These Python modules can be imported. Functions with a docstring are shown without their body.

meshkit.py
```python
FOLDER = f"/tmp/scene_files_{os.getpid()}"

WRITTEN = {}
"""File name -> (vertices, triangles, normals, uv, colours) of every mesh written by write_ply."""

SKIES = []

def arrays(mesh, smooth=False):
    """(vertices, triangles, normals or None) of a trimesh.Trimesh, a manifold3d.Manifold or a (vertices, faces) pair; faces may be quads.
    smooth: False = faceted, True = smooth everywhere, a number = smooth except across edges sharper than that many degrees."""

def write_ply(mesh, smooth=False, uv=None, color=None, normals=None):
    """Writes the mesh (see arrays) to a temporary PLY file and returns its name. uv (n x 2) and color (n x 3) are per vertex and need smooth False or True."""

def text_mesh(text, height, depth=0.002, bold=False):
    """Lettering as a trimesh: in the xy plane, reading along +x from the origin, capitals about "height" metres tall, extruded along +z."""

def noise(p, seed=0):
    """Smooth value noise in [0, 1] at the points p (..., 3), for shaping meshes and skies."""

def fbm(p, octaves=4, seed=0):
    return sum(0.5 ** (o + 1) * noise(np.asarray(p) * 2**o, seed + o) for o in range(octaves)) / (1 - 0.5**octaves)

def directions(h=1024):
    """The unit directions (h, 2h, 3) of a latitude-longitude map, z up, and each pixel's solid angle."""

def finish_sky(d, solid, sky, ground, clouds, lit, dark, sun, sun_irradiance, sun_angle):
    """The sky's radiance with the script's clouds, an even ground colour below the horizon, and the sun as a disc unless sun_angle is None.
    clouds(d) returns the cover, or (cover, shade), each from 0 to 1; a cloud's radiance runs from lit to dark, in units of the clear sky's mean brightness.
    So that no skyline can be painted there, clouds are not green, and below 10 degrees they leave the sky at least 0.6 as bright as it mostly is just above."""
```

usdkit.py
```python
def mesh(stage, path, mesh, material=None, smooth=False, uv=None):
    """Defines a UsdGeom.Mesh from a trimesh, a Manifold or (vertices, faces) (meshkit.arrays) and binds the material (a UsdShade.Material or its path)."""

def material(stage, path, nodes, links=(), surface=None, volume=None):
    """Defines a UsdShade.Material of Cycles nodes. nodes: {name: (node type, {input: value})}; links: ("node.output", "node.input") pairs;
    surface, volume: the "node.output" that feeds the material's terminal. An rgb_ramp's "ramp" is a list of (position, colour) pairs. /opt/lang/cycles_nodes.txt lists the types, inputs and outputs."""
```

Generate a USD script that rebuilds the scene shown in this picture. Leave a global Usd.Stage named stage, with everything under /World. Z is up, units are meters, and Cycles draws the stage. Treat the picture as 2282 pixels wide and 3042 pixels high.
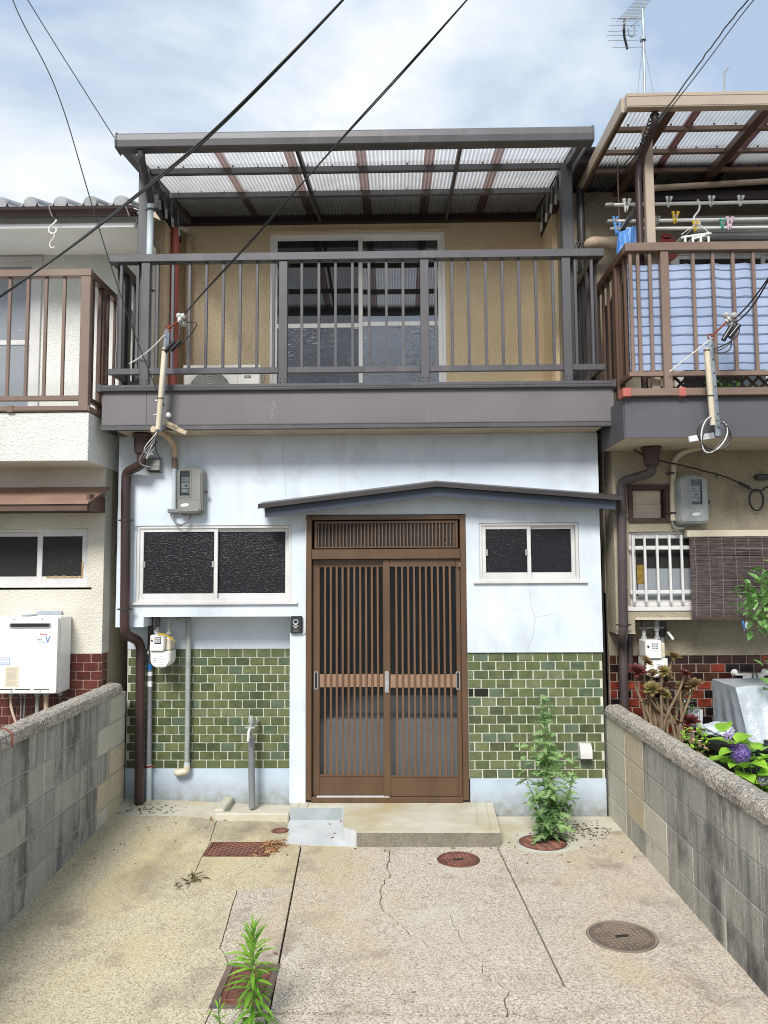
import math, random
import numpy as np
import trimesh
from shapely.geometry import Polygon, LineString, Point, box as sbox
from shapely.ops import unary_union
import usdkit, meshkit
from pxr import Usd, UsdGeom, UsdLux, UsdShade, Gf, Sdf

stage = Usd.Stage.CreateInMemory()
UsdGeom.SetStageUpAxis(stage, 'Z')
UsdGeom.SetStageMetersPerUnit(stage, 1.0)
world = UsdGeom.Xform.Define(stage, '/World')
stage.SetDefaultPrim(world.GetPrim())
PI = math.pi
R0 = random.Random(7)

# ------------------------------------------------------------------ camera, sky, sun, exposure
cam = UsdGeom.Camera.Define(stage, '/World/camera')
cam.CreateHorizontalApertureAttr(36.0)
cam.CreateVerticalApertureAttr(48.0)
cam.CreateFocalLengthAttr(36.0 * 2290.0 / 2282.0)
cam.CreateClippingRangeAttr((0.05, 2000.0))
_y, _p, _r = math.radians(1.003), math.radians(4.484), math.radians(-0.316)
_f = np.array([-math.sin(_y) * math.cos(_p), math.cos(_y) * math.cos(_p), math.sin(_p)])
_a = np.array([math.cos(_y), math.sin(_y), 0.0])
_u = np.cross(_a, _f)
_right = math.cos(_r) * _a + math.sin(_r) * _u
_up = -math.sin(_r) * _a + math.cos(_r) * _u
CAM = np.array([0.0, -6.2043, 1.7807])
cam.AddTransformOp().Set(Gf.Matrix4d(*_right, 0, *_up, 0, *(-_f), 0, *CAM, 1))
cam.CreateExposureAttr(1.34)

SUN_EL, SUN_AZ = math.radians(43), math.radians(196)      # azimuth: atan2(x, y) of the direction towards the sun
sun = UsdLux.DistantLight.Define(stage, '/World/sun')
sun.CreateIntensityAttr(0.46)
sun.CreateAngleAttr(20.0)
sun.CreateNormalizeAttr(True)
sun.CreateColorAttr(Gf.Vec3f(1.0, 0.975, 0.94))
_d = np.array([math.sin(SUN_AZ) * math.cos(SUN_EL), math.cos(SUN_AZ) * math.cos(SUN_EL), math.sin(SUN_EL)])
_x = np.cross([0, 0, 1], _d); _x /= np.linalg.norm(_x); _yy = np.cross(_d, _x)
sun.AddTransformOp().Set(Gf.Matrix4d(*_x, 0, *_yy, 0, *_d, 0, 0, 0, 30, 1))

sky = UsdLux.DomeLight.Define(stage, '/World/sky')
sky.GetPrim().SetCustomDataByKey('kind', 'structure')
SKY_STRENGTH = 0.05
skym = usdkit.material(stage, '/World/Looks/sky_look', {
    'tc': ('texture_coordinate', {}),
    'mp': ('mapping', {'scale': (1.0, 1.0, 1.7), 'location': (0.37, 0.1, 0.0)}),
    'n1': ('noise_texture', {'scale': 2.1, 'detail': 6.0, 'roughness': 0.55, 'distortion': 0.35}),
    'n2': ('noise_texture', {'scale': 7.0, 'detail': 5.0, 'roughness': 0.6}),
    'r1': ('rgb_ramp', {'ramp': [(0.40, (0, 0, 0)), (0.60, (1, 1, 1))]}),
    'r2': ('rgb_ramp', {'ramp': [(0.3, (6.9, 7.5, 8.2)), (0.62, (8.2, 8.45, 8.6))]}),
    'st': ('sky_texture', {'sky_type': 'single_scattering', 'sun_disc': False, 'sun_elevation': SUN_EL, 'sun_rotation': SUN_AZ,
                           'air_density': 1.0, 'aerosol_density': 1.6, 'altitude': 100.0}),
    'hz': ('mix_color', {'fac': 0.72, 'b': (4.7, 6.0, 7.7)}),
    'mx': ('mix_color', {}),
    'bg': ('background_shader', {'strength': SKY_STRENGTH}),
}, [('tc.generated', 'mp.vector'), ('mp.vector', 'n1.vector'), ('mp.vector', 'n2.vector'), ('n1.fac', 'r1.fac'), ('n2.fac', 'r2.fac'),
    ('st.color', 'hz.a'), ('r1.color', 'mx.fac'), ('hz.result', 'mx.a'), ('r2.color', 'mx.b'), ('mx.result', 'bg.color')], surface='bg.background')
UsdShade.MaterialBindingAPI.Apply(sky.GetPrim()).Bind(skym)

# ------------------------------------------------------------------ helpers
def S(r, g, b, k=1.0):
    f = lambda c: ((c / 255 + 0.055) / 1.055) ** 2.4 if c > 10 else c / 255 / 12.92
    return tuple(min(0.9, f(c) * k) for c in (r, g, b))

USED = {}
def numbered(path):
    n = USED.get(path, -1) + 1
    USED[path] = n
    return path if n == 0 else f'{path}_{n:03d}'

def pathof(parent):
    return '/World' if parent is None else str(parent.GetPath())

def tag(o, label=None, cat=None, group=None, kind=None):
    for k, v in (('label', label), ('category', cat), ('group', group), ('kind', kind)):
        if v:
            o.SetCustomDataByKey(k, v)
    return o

def obj(name, mesh, m, parent=None, label=None, cat=None, group=None, kind=None, smooth=False):
    if isinstance(mesh, (list,)):
        mesh = join(mesh)
    p = numbered(pathof(parent) + '/' + name)
    o = usdkit.mesh(stage, p, mesh, M[m] if isinstance(m, str) else m, smooth=smooth).GetPrim()
    return tag(o, label, cat, group, kind)

def thing(name, label, cat, group=None, loc=(0, 0, 0), kind=None):
    x = UsdGeom.Xform.Define(stage, numbered('/World/' + name))
    if any(loc):
        x.AddTranslateOp().Set(Gf.Vec3d(*loc))
    return tag(x.GetPrim(), label, cat, group, kind)

def join(ms):
    return trimesh.util.concatenate([m if isinstance(m, trimesh.Trimesh) else trimesh.Trimesh(*m, process=False) for m in ms])

_c = [(sx, sy, sz) for sx in (-1, 1) for sy in (-1, 1) for sz in (-1, 1)]
_bv = np.array([[s[0] * (1 if a == 0 else 0), s[1] * (1 if a == 1 else 0), s[2] * (1 if a == 2 else 0)] for s in _c for a in range(3)], float)
_bs = np.array([list(s) for s in _c for a in range(3)], float)
_h = trimesh.Trimesh(_bs * 1.0 - (_bs - _bv) * 0.2, process=False).convex_hull if False else None
def _bevel_faces():
    v = _bs - (_bs - _bv) * 0.2
    from scipy.spatial import ConvexHull
    h = ConvexHull(v)
    f = h.simplices.copy()
    for i, t in enumerate(f):
        n = np.cross(v[t[1]] - v[t[0]], v[t[2]] - v[t[0]])
        if n @ v[t].mean(0) < 0:
            f[i] = t[::-1]
    return f
_bf = _bevel_faces()
def bx(x0, x1, y0, y1, z0, z1, b=0.0):
    c = np.array([(x0 + x1) / 2, (y0 + y1) / 2, (z0 + z1) / 2]); h = np.abs(np.array([(x1 - x0) / 2, (y1 - y0) / 2, (z1 - z0) / 2]))
    if b <= 0:
        m = trimesh.creation.box(2 * h); m.apply_translation(c)
        return m
    b = min(b, 0.45 * h.min())
    return trimesh.Trimesh(c + _bs * h - (_bs - _bv) * b, _bf, process=False)

def tube(pts, r, n=10, cap=True, closed=False):
    p = np.asarray(pts, float)
    keep = [0] + [i for i in range(1, len(p)) if np.linalg.norm(p[i] - p[i - 1]) > 1e-6]
    p = p[keep]
    rr = np.broadcast_to(r, (len(p),)) if np.ndim(r) == 0 else np.asarray(r)[keep]
    t = np.gradient(p, axis=0); t /= np.linalg.norm(t, axis=1, keepdims=True)
    a0 = np.array([0, 0, 1.0]) if abs(t[0][2]) < 0.9 else np.array([1.0, 0, 0])
    rings, a = [], np.cross(t[0], a0); a /= np.linalg.norm(a)
    ang = np.arange(n) * 2 * PI / n
    for i in range(len(p)):
        a = a - t[i] * (a @ t[i]); a /= np.linalg.norm(a)
        b = np.cross(t[i], a)
        k = 1.0
        if 0 < i < len(p) - 1:
            d1 = p[i] - p[i - 1]; d1 /= np.linalg.norm(d1)
            k = 1 / max(0.6, abs(d1 @ t[i]))
        rings.append(p[i] + rr[i] * k * (np.cos(ang)[:, None] * a + np.sin(ang)[:, None] * b))
    v = np.vstack(rings); f = []
    for i in range(len(p) - 1):
        for j in range(n):
            q = (i * n + j, i * n + (j + 1) % n, (i + 1) * n + (j + 1) % n, (i + 1) * n + j)
            f += [(q[0], q[1], q[2]), (q[0], q[2], q[3])]
    if cap:
        k = len(v); v = np.vstack([v, p[0], p[-1]]); L = (len(p) - 1) * n
        for j in range(n):
            f += [(k, (j + 1) % n, j), (k + 1, L + j, L + (j + 1) % n)]
    return trimesh.Trimesh(v, np.array(f), process=False)

def arc(p0, p1, p2, n=5):
    """rounded bend from p0 to p2 with its corner at p1"""
    p0, p1, p2 = map(np.asarray, (p0, p1, p2))
    return [tuple((1 - s) ** 2 * p0 + 2 * s * (1 - s) * p1 + s * s * p2) for s in np.linspace(0, 1, n)]

def bent(pts, r=0.05, n=5):
    """polyline with rounded corners"""
    pts = [np.asarray(p, float) for p in pts]; out = [pts[0]]
    for i in range(1, len(pts) - 1):
        a, b, c = pts[i - 1], pts[i], pts[i + 1]
        la, lc = np.linalg.norm(a - b), np.linalg.norm(c - b); q = min(r, la * .48, lc * .48)
        out += arc(b + (a - b) / la * q, b, b + (c - b) / lc * q, n)
    return out + [pts[-1]]

def spline(pts, n=40):
    from scipy.interpolate import CubicSpline
    p = np.asarray(pts, float); d = np.r_[0, np.cumsum(np.linalg.norm(np.diff(p, axis=0), axis=1))]
    return CubicSpline(d, p)(np.linspace(0, d[-1], n))

def lathe(prof, c=(0, 0, 0), n=24, axis='z'):
    """prof: (radius, height) pairs"""
    m = trimesh.creation.revolve(np.array(prof, float), sections=n)
    if axis == 'y':
        m.apply_transform(trimesh.transformations.rotation_matrix(PI / 2, [1, 0, 0]))      # height runs along -y
    elif axis == 'x':
        m.apply_transform(trimesh.transformations.rotation_matrix(PI / 2, [0, 1, 0]))
    m.apply_translation(c)
    return m

def ext(poly, y0, y1):
    """an outline in x-z extruded from y0 to y1"""
    ms = []
    for g in getattr(poly, 'geoms', [poly]):
        m = trimesh.creation.extrude_polygon(g, abs(y1 - y0), engine='earcut')
        v = np.array(m.vertices)
        ms.append(trimesh.Trimesh(np.c_[v[:, 0], max(y0, y1) - v[:, 2], v[:, 1]], m.faces, process=False))
    return join(ms)

def extx(poly, x0, x1):
    """an outline in y-z extruded from x0 to x1"""
    m = trimesh.creation.extrude_polygon(poly, abs(x1 - x0), engine='earcut'); v = np.array(m.vertices)
    return trimesh.Trimesh(np.c_[min(x0, x1) + v[:, 2], v[:, 0], v[:, 1]], m.faces, process=False)

def extz(poly, z0, z1):
    ms = []
    for g in getattr(poly, 'geoms', [poly]):
        m = trimesh.creation.extrude_polygon(g, abs(z1 - z0), engine='earcut'); m.apply_translation((0, 0, min(z0, z1))); ms.append(m)
    return join(ms)

def rrect(x0, x1, z0, z1, r):
    return sbox(x0 + r, z0 + r, x1 - r, z1 - r).buffer(r, quad_segs=4)

def xform(m, loc=(0, 0, 0), rz=0, rx=0, ry=0, s=1):
    m = m.copy(); T = trimesh.transformations
    m.apply_scale(s)
    m.apply_transform(T.euler_matrix(rx, ry, rz)); m.apply_translation(loc)
    return m

def text(s, h, x, y, z, depth=0.0015, bold=False, centre=False):
    """lettering that faces the street (-y)"""
    m = meshkit.text_mesh(s, h, depth, bold); v = np.array(m.vertices)
    if centre:
        v[:, 0] -= (v[:, 0].max() + v[:, 0].min()) / 2
    return trimesh.Trimesh(np.c_[v[:, 0] + x, y - v[:, 2], v[:, 1] + z], m.faces, process=False)

# ------------------------------------------------------------------ materials
M = {}
def pm(name, base, alt=None, ns=3.0, rough=0.6, metal=0.0, bump=0.0, bs=60.0, bd=0.004, spec=0.5, stretch=None, lo=0.38, hi=0.64,
       det=5.0, coat=0.0, speck=None, dirt=None, bdet=3.0, splash=None):
    """base colour varied by noise towards alt; speck=(scale, [(pos, colour)...], mix); dirt=(colour, scale3, lo, hi)"""
    n = {'g': ('geometry', {}), 'p': ('principled_bsdf', {'roughness': rough, 'metallic': metal, 'specular_ior_level': spec, 'coat_weight': coat})}
    l = []
    vec = 'g.position'
    if stretch:
        n['mp'] = ('mapping', {'scale': stretch}); l.append(('g.position', 'mp.vector')); vec = 'mp.vector'
    alt = alt if alt is not None else tuple(c * 0.88 for c in base)
    n['n1'] = ('noise_texture', {'scale': ns, 'detail': det, 'roughness': 0.6}); l.append((vec, 'n1.vector'))
    n['r1'] = ('rgb_ramp', {'ramp': [(lo, base), (hi, alt)]}); l.append(('n1.fac', 'r1.fac'))
    col = 'r1.color'
    if speck:
        n['v'] = ('voronoi_texture', {'scale': speck[0]}); l.append(('g.position', 'v.vector'))
        n['vs'] = ('separate_color', {}); l.append(('v.color', 'vs.color'))
        n['vr'] = ('rgb_ramp', {'ramp': speck[1], 'interpolate': True}); l.append(('vs.r', 'vr.fac'))
        n['vm'] = ('mix_color', {'fac': speck[2], 'blend_type': 'mix'}); l += [(col, 'vm.a'), ('vr.color', 'vm.b')]
        col = 'vm.result'
    if dirt:
        for i, dd in enumerate(dirt if isinstance(dirt, list) else [dirt]):
            n[f'dm{i}'] = ('mapping', {'scale': dd[1], 'location': (1.7 + i, 3.1 * i, 0.3)}); l.append(('g.position', f'dm{i}.vector'))
            n[f'dn{i}'] = ('noise_texture', {'scale': 1.0, 'detail': 6.0, 'roughness': 0.62}); l.append((f'dm{i}.vector', f'dn{i}.vector'))
            n[f'dr{i}'] = ('rgb_ramp', {'ramp': [(dd[2], (0, 0, 0)), (dd[3], (1, 1, 1))]}); l.append((f'dn{i}.fac', f'dr{i}.fac'))
            n[f'dx{i}'] = ('mix_color', {'b': dd[0]}); l += [(f'dr{i}.color', f'dx{i}.fac'), (col, f'dx{i}.a')]
            col = f'dx{i}.result'
    if splash:
        n['sz'] = ('separate_xyz', {}); n['sn'] = ('noise_texture', {'scale': 14.0, 'detail': 5.0}); n['sr'] = ('map_range', {'from_min': splash[1], 'from_max': splash[2], 'to_min': 1.0, 'to_max': 0.0, 'clamp': True})
        n['sm'] = ('math', {'math_type': 'multiply'}); n['sp'] = ('math', {'math_type': 'multiply', 'value2': 1.5, 'use_clamp': True}); n['sx'] = ('mix_color', {'b': splash[0]})
        l += [('g.position', 'sz.vector'), ('g.position', 'sn.vector'), ('sz.z', 'sr.value'), ('sr.result', 'sm.value1'), ('sn.fac', 'sm.value2'), ('sm.value', 'sp.value1'), ('sp.value', 'sx.fac'), (col, 'sx.a')]
        col = 'sx.result'
    l.append((col, 'p.base_color'))
    if bump:
        n['bn'] = ('noise_texture', {'scale': bs, 'detail': bdet, 'roughness': 0.6}); l.append(('g.position', 'bn.vector'))
        n['b'] = ('bump', {'strength': bump, 'distance': bd}); l += [('bn.fac', 'b.height'), ('b.normal', 'p.normal')]
    M[name] = usdkit.material(stage, '/World/Looks/' + name, n, l, surface='p.BSDF')
    return M[name]

def glass(name, tint=(0.02, 0.022, 0.024), ior=1.9, rough=0.03, bump=0.0, bs=40.0, clear=0.0, see=(0.5, 0.52, 0.5), stretch=(1, 1, 1)):
    """a pane: reflects by fresnel; what is not reflected passes to the room behind or is lost in the figured glass"""
    n = {'g': ('geometry', {}), 'm': ('mapping', {'scale': stretch}), 'n': ('noise_texture', {'scale': bs, 'detail': 1.5, 'roughness': 0.5, 'distortion': 0.8}),
         'b': ('bump', {'strength': max(bump, 0.001), 'distance': 0.012}),
         'd': ('diffuse_bsdf', {'color': tint}), 't': ('transparent_bsdf', {'color': see}), 'm1': ('mix_closure', {'fac': clear}),
         'f': ('fresnel', {'IOR': ior}), 'gl': ('glossy_bsdf', {'color': (0.95, 0.97, 1.0), 'roughness': rough}), 'm2': ('mix_closure', {})}
    l = [('g.position', 'm.vector'), ('m.vector', 'n.vector'), ('n.fac', 'b.height'), ('b.normal', 'gl.normal'), ('d.BSDF', 'm1.closure1'), ('t.BSDF', 'm1.closure2'),
         ('f.fac', 'm2.fac'), ('m1.closure', 'm2.closure1'), ('gl.BSDF', 'm2.closure2')]
    M[name] = usdkit.material(stage, '/World/Looks/' + name, n, l, surface='m2.closure')

def leaf(name, c, c2, tr=0.35, ns=14.0, rough=0.45):
    n = {'g': ('geometry', {}), 'n': ('noise_texture', {'scale': ns, 'detail': 3.0}), 'r': ('rgb_ramp', {'ramp': [(0.35, c), (0.65, c2)]}),
         'p': ('principled_bsdf', {'roughness': rough, 'specular_ior_level': 0.4}), 't': ('translucent_bsdf', {}), 'm': ('mix_closure', {'fac': tr})}
    l = [('g.position', 'n.vector'), ('n.fac', 'r.fac'), ('r.color', 'p.base_color'), ('r.color', 't.color'), ('p.BSDF', 'm.closure1'), ('t.BSDF', 'm.closure2')]
    M[name] = usdkit.material(stage, '/World/Looks/' + name, n, l, surface='m.closure')

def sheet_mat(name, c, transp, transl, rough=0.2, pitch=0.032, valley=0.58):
    """clear corrugated sheet: shading of the waves is painted into the colour as darker valleys"""
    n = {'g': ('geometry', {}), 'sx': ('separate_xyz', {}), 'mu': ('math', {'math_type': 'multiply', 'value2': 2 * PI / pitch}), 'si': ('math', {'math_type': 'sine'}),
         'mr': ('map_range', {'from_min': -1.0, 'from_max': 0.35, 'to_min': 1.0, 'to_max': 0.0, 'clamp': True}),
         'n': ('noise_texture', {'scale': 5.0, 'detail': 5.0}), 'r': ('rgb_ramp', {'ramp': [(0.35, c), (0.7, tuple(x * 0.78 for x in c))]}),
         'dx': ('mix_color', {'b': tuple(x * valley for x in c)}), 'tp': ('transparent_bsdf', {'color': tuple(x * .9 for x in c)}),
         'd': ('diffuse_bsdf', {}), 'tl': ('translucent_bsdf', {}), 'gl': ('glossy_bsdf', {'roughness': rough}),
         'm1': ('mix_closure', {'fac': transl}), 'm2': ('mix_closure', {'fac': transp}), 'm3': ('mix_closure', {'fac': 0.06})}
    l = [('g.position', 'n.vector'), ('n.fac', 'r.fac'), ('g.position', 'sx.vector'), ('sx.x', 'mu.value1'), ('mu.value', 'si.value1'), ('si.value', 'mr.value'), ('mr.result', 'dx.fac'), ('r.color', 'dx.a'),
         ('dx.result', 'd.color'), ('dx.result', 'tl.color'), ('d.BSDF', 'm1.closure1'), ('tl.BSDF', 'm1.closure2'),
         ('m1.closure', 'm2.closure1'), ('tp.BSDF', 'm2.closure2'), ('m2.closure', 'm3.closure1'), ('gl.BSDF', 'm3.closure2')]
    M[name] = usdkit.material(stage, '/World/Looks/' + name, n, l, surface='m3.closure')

# walls
WALL = S(205, 214, 222)
pm('paint', WALL, S(194, 204, 213), ns=2.2, rough=0.75, bump=0.12, bs=45, bd=0.003, det=7, dirt=[(S(168, 174, 176), (1.6, 1.6, 1.2), 0.52, 0.80), (S(182, 182, 176), (6, 6, 0.45), 0.58, 0.82), (S(178, 186, 192), (4.0, 4.0, 3.0), 0.56, 0.80)])
pm('paint_base', S(182, 194, 206), S(168, 181, 194), ns=4, rough=0.7, splash=(S(120, 116, 100), -.13, .10), bump=0.1, bs=40, dirt=[(S(120, 128, 132), (3, 3, 1.5), 0.62, 0.85)])
pm('soffit_cream', S(196, 184, 166), S(176, 164, 146), ns=3, rough=0.8)
pm('stucco_tan', S(240, 221, 188), S(230, 208, 172), ns=1.6, rough=0.9, bump=1.0, bs=120, bd=0.010, bdet=2, speck=(150, [(0.0, S(186, 160, 124)), (1.0, S(240, 222, 190))], 0.35),
   dirt=[(S(176, 144, 104), (2.5, 2.5, 0.8), 0.58, 0.85)])
pm('stucco_cream', S(214, 210, 197), S(200, 195, 180), ns=1.5, rough=0.9, bump=1.0, bs=60, bd=0.014, bdet=3, dirt=[(S(160, 146, 116), (1.5, 1.5, 1.0), 0.55, 0.8)])
pm('stucco_white', S(224, 225, 219), S(211, 211, 203), ns=1.5, rough=0.9, bump=1.0, bs=70, bd=0.013, bdet=3, dirt=[(S(170, 160, 142), (2, 2, 1.0), 0.6, 0.85)])
pm('stucco_grey', S(176, 166, 146), S(156, 146, 125), ns=2, rough=0.95, bump=1.0, bs=110, bd=0.010, speck=(170, [(0, S(108, 98, 78)), (1, S(178, 168, 146))], 0.35),
   dirt=[(S(92, 84, 68), (2.0, 2.0, 0.9), 0.52, 0.78)])
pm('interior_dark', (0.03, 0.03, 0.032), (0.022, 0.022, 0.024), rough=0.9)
pm('interior_floor', (0.34, 0.34, 0.33), (0.26, 0.26, 0.26), rough=0.8)
# ground
pm('aggregate', S(184, 172, 154), S(168, 157, 140), ns=1.4, rough=0.9, bump=0.6, bs=200, bd=0.003,
   speck=(190, [(0.0, S(50, 43, 38)), (0.14, S(104, 91, 79)), (0.32, S(172, 160, 143)), (0.55, S(198, 189, 172)), (0.82, S(218, 212, 199)), (1.0, S(140, 114, 94))], 0.68),
   dirt=[(S(178, 162, 122), (0.8, 0.6, 1), 0.56, 0.80), (S(104, 93, 83), (0.9, 0.8, 1), 0.55, 0.84), (S(116, 103, 92), (3.6, 3.0, 1), 0.55, 0.82), (S(190, 186, 174), (2.6, 2.2, 1), 0.60, 0.80)])
pm('aggregate_light', S(192, 181, 152), S(178, 167, 140), ns=1.5, rough=0.9, bump=0.6, bs=200, bd=0.003,
   speck=(190, [(0.0, S(62, 54, 44)), (0.14, S(114, 101, 82)), (0.32, S(170, 160, 134)), (0.55, S(196, 187, 160)), (0.82, S(216, 210, 188)), (1.0, S(150, 128, 96))], 0.64),
   dirt=[(S(192, 176, 128), (0.9, 0.6, 1), 0.52, 0.78), (S(92, 82, 73), (1.0, 0.6, 1), 0.52, 0.78), (S(122, 110, 95), (3.2, 2.6, 1), 0.54, 0.82)])
pm('joint_dark', (0.028, 0.025, 0.022), (0.018, 0.017, 0.016), rough=0.95)
pm('cement', S(192, 189, 172), S(174, 169, 149), ns=3, rough=0.85, bump=0.2, bs=60, dirt=[(S(168, 150, 110), (1.5, 1.5, 2), 0.53, 0.78), (S(150, 148, 138), (5, 5, 3), 0.6, 0.85)])
pm('cement_white', S(192, 195, 196), S(176, 180, 181), ns=5, rough=0.85, bump=0.2, bs=50, dirt=[(S(176, 178, 174), (3, 3, 3), 0.58, 0.85)])
pm('cement_dark', S(128, 122, 108), S(104, 98, 86), ns=6, rough=0.9, bump=0.4, bs=120, speck=(150, [(0, S(88, 82, 70)), (1, S(150, 144, 128))], 0.4), dirt=[(S(90, 82, 68), (3, 3, 3), 0.55, 0.8)])
pm('cement_grey', S(158, 164, 164), S(138, 144, 146), ns=7, rough=0.85, bump=0.2, bs=50)
pm('soil', (0.09, 0.075, 0.055), (0.06, 0.05, 0.035), ns=9, rough=1.0, bump=0.8, bs=30, bd=0.02)
pm('asphalt', (0.055, 0.055, 0.055), (0.04, 0.04, 0.04), ns=5, rough=0.9, bump=0.4, bs=120)
# block walls
for nm, a, b, dk in (('block_dark', (152, 151, 143), (130, 129, 122), 0.47), ('block_mid', (164, 162, 152), (142, 140, 132), 0.51), ('block_pale', (192, 187, 171), (172, 168, 155), 0.61),
                     ('block_warm', (190, 177, 150), (172, 160, 137), 0.60)):
    pm(nm, S(*a), S(*b), ns=5, rough=0.95, bump=0.8, bs=130, bd=0.006, speck=(230, [(0, S(a[0] - 74, a[1] - 74, a[2] - 70)), (0.5, S(*a)), (1, S(a[0] + 34, a[1] + 34, a[2] + 32))], 0.55),
       dirt=[((0.085, 0.083, 0.078), (9.0, 9.0, 0.9), dk, dk + 0.24), (S(190, 186, 174), (17, 17, 1.0), 0.57, 0.74), ((0.06, 0.056, 0.048), (3.0, 3.0, 2.2), dk + 0.05, dk + 0.22)])
pm('block_joint', S(180, 176, 168), S(156, 152, 144), ns=7, rough=0.95, dirt=[((0.06, 0.06, 0.06), (5, 5, 1.5), 0.60, 0.82)])
pm('coping_rough', S(172, 167, 156), S(150, 146, 137), ns=3, rough=1.0, bump=1.0, bs=110, bd=0.012, bdet=2, speck=(110, [(0, S(58, 54, 50)), (0.3, S(110, 104, 96)), (0.6, S(170, 162, 148)), (1, S(216, 208, 192))], 0.6),
   dirt=[(S(84, 78, 70), (2, 2, 2), 0.55, 0.85)])
# tiles
GREEN = [(88, 96, 62), (94, 102, 66), (82, 91, 60), (101, 108, 72), (84, 97, 72), (90, 102, 82), (76, 84, 56), (107, 113, 82)]
for i, c in enumerate(GREEN):
    pm(f'tile_green_{i+1}', S(*c, k=1.04), S(c[0] - 16, c[1] - 14, c[2] - 10, k=1.04), ns=16, rough=0.28, spec=0.5, det=4, coat=0.15, dirt=[(S(c[0] + 22, c[1] + 22, c[2] + 22), (9, 9, 14), 0.60, 0.85)], bump=0.05, bs=30)
pm('tile_green_black', S(28, 30, 22), S(20, 22, 18), ns=16, rough=0.28)
pm('grout_green', S(204, 204, 188), S(178, 178, 160), ns=12, rough=0.9)
for i, c in enumerate([(92, 44, 36), (82, 38, 32), (102, 52, 42)]):
    pm(f'tile_red_{i+1}', S(*c), S(c[0] - 16, c[1] - 10, c[2] - 8), ns=14, rough=0.3, spec=0.5)
for i, c in enumerate([(44, 26, 24), (60, 32, 24), (34, 24, 26), (122, 54, 38), (132, 56, 42), (72, 44, 32)]):
    pm(f'tile_flash_{i+1}', S(*c), S(int(c[0] * .7), int(c[1] * .7), int(c[2] * .7)), ns=11, rough=0.25, spec=0.5)
pm('grout_red', S(176, 140, 128), S(150, 120, 108), ns=12, rough=0.9)
pm('grout_grey', S(150, 134, 122), S(120, 106, 98), ns=12, rough=0.9)
# metals, plastics
pm('grey_metal', S(84, 82, 85), S(74, 73, 76), ns=2, rough=0.45, spec=0.4, dirt=[(S(106, 102, 102), (9, 9, 1.2), 0.56, 0.82), (S(62, 60, 61), (3, 3, 3), 0.56, 0.8)])
pm('grey_metal_dark', S(66, 63, 65), S(56, 53, 55), ns=2, rough=0.45, spec=0.4)
pm('fascia_grey', S(110, 105, 107), S(101, 96, 98), ns=1.2, rough=0.5, spec=0.4, dirt=[(S(96, 91, 92), (2, 2, 1), 0.54, 0.85), (S(124, 119, 120), (7, 7, 0.5), 0.60, 0.80)])
pm('fascia_slate', S(88, 87, 92), S(78, 77, 82), ns=1.4, rough=0.5, spec=0.4)
pm('brown_metal', S(126, 106, 93), S(110, 91, 80), ns=2, rough=0.42, spec=0.4)
pm('brown_metal_dark', S(92, 68, 54), S(80, 58, 46), ns=2, rough=0.45)
pm('beige_metal', S(172, 156, 138), S(158, 142, 124), ns=2, rough=0.45)
pm('bronze_door', S(92, 70, 51), S(82, 61, 44), ns=1.5, rough=0.38, spec=0.45, stretch=(4, 4, 1))
pm('bronze_slat', S(102, 78, 58), S(90, 68, 50), ns=2, rough=0.45)
pm('bronze_band', S(146, 116, 94), S(134, 105, 84), ns=2, rough=0.45)
pm('aluminium', S(206, 204, 202), S(190, 188, 186), ns=3, rough=0.4, spec=0.5)
pm('aluminium_dull', S(150, 148, 146), S(132, 130, 128), ns=3, rough=0.5)
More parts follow.
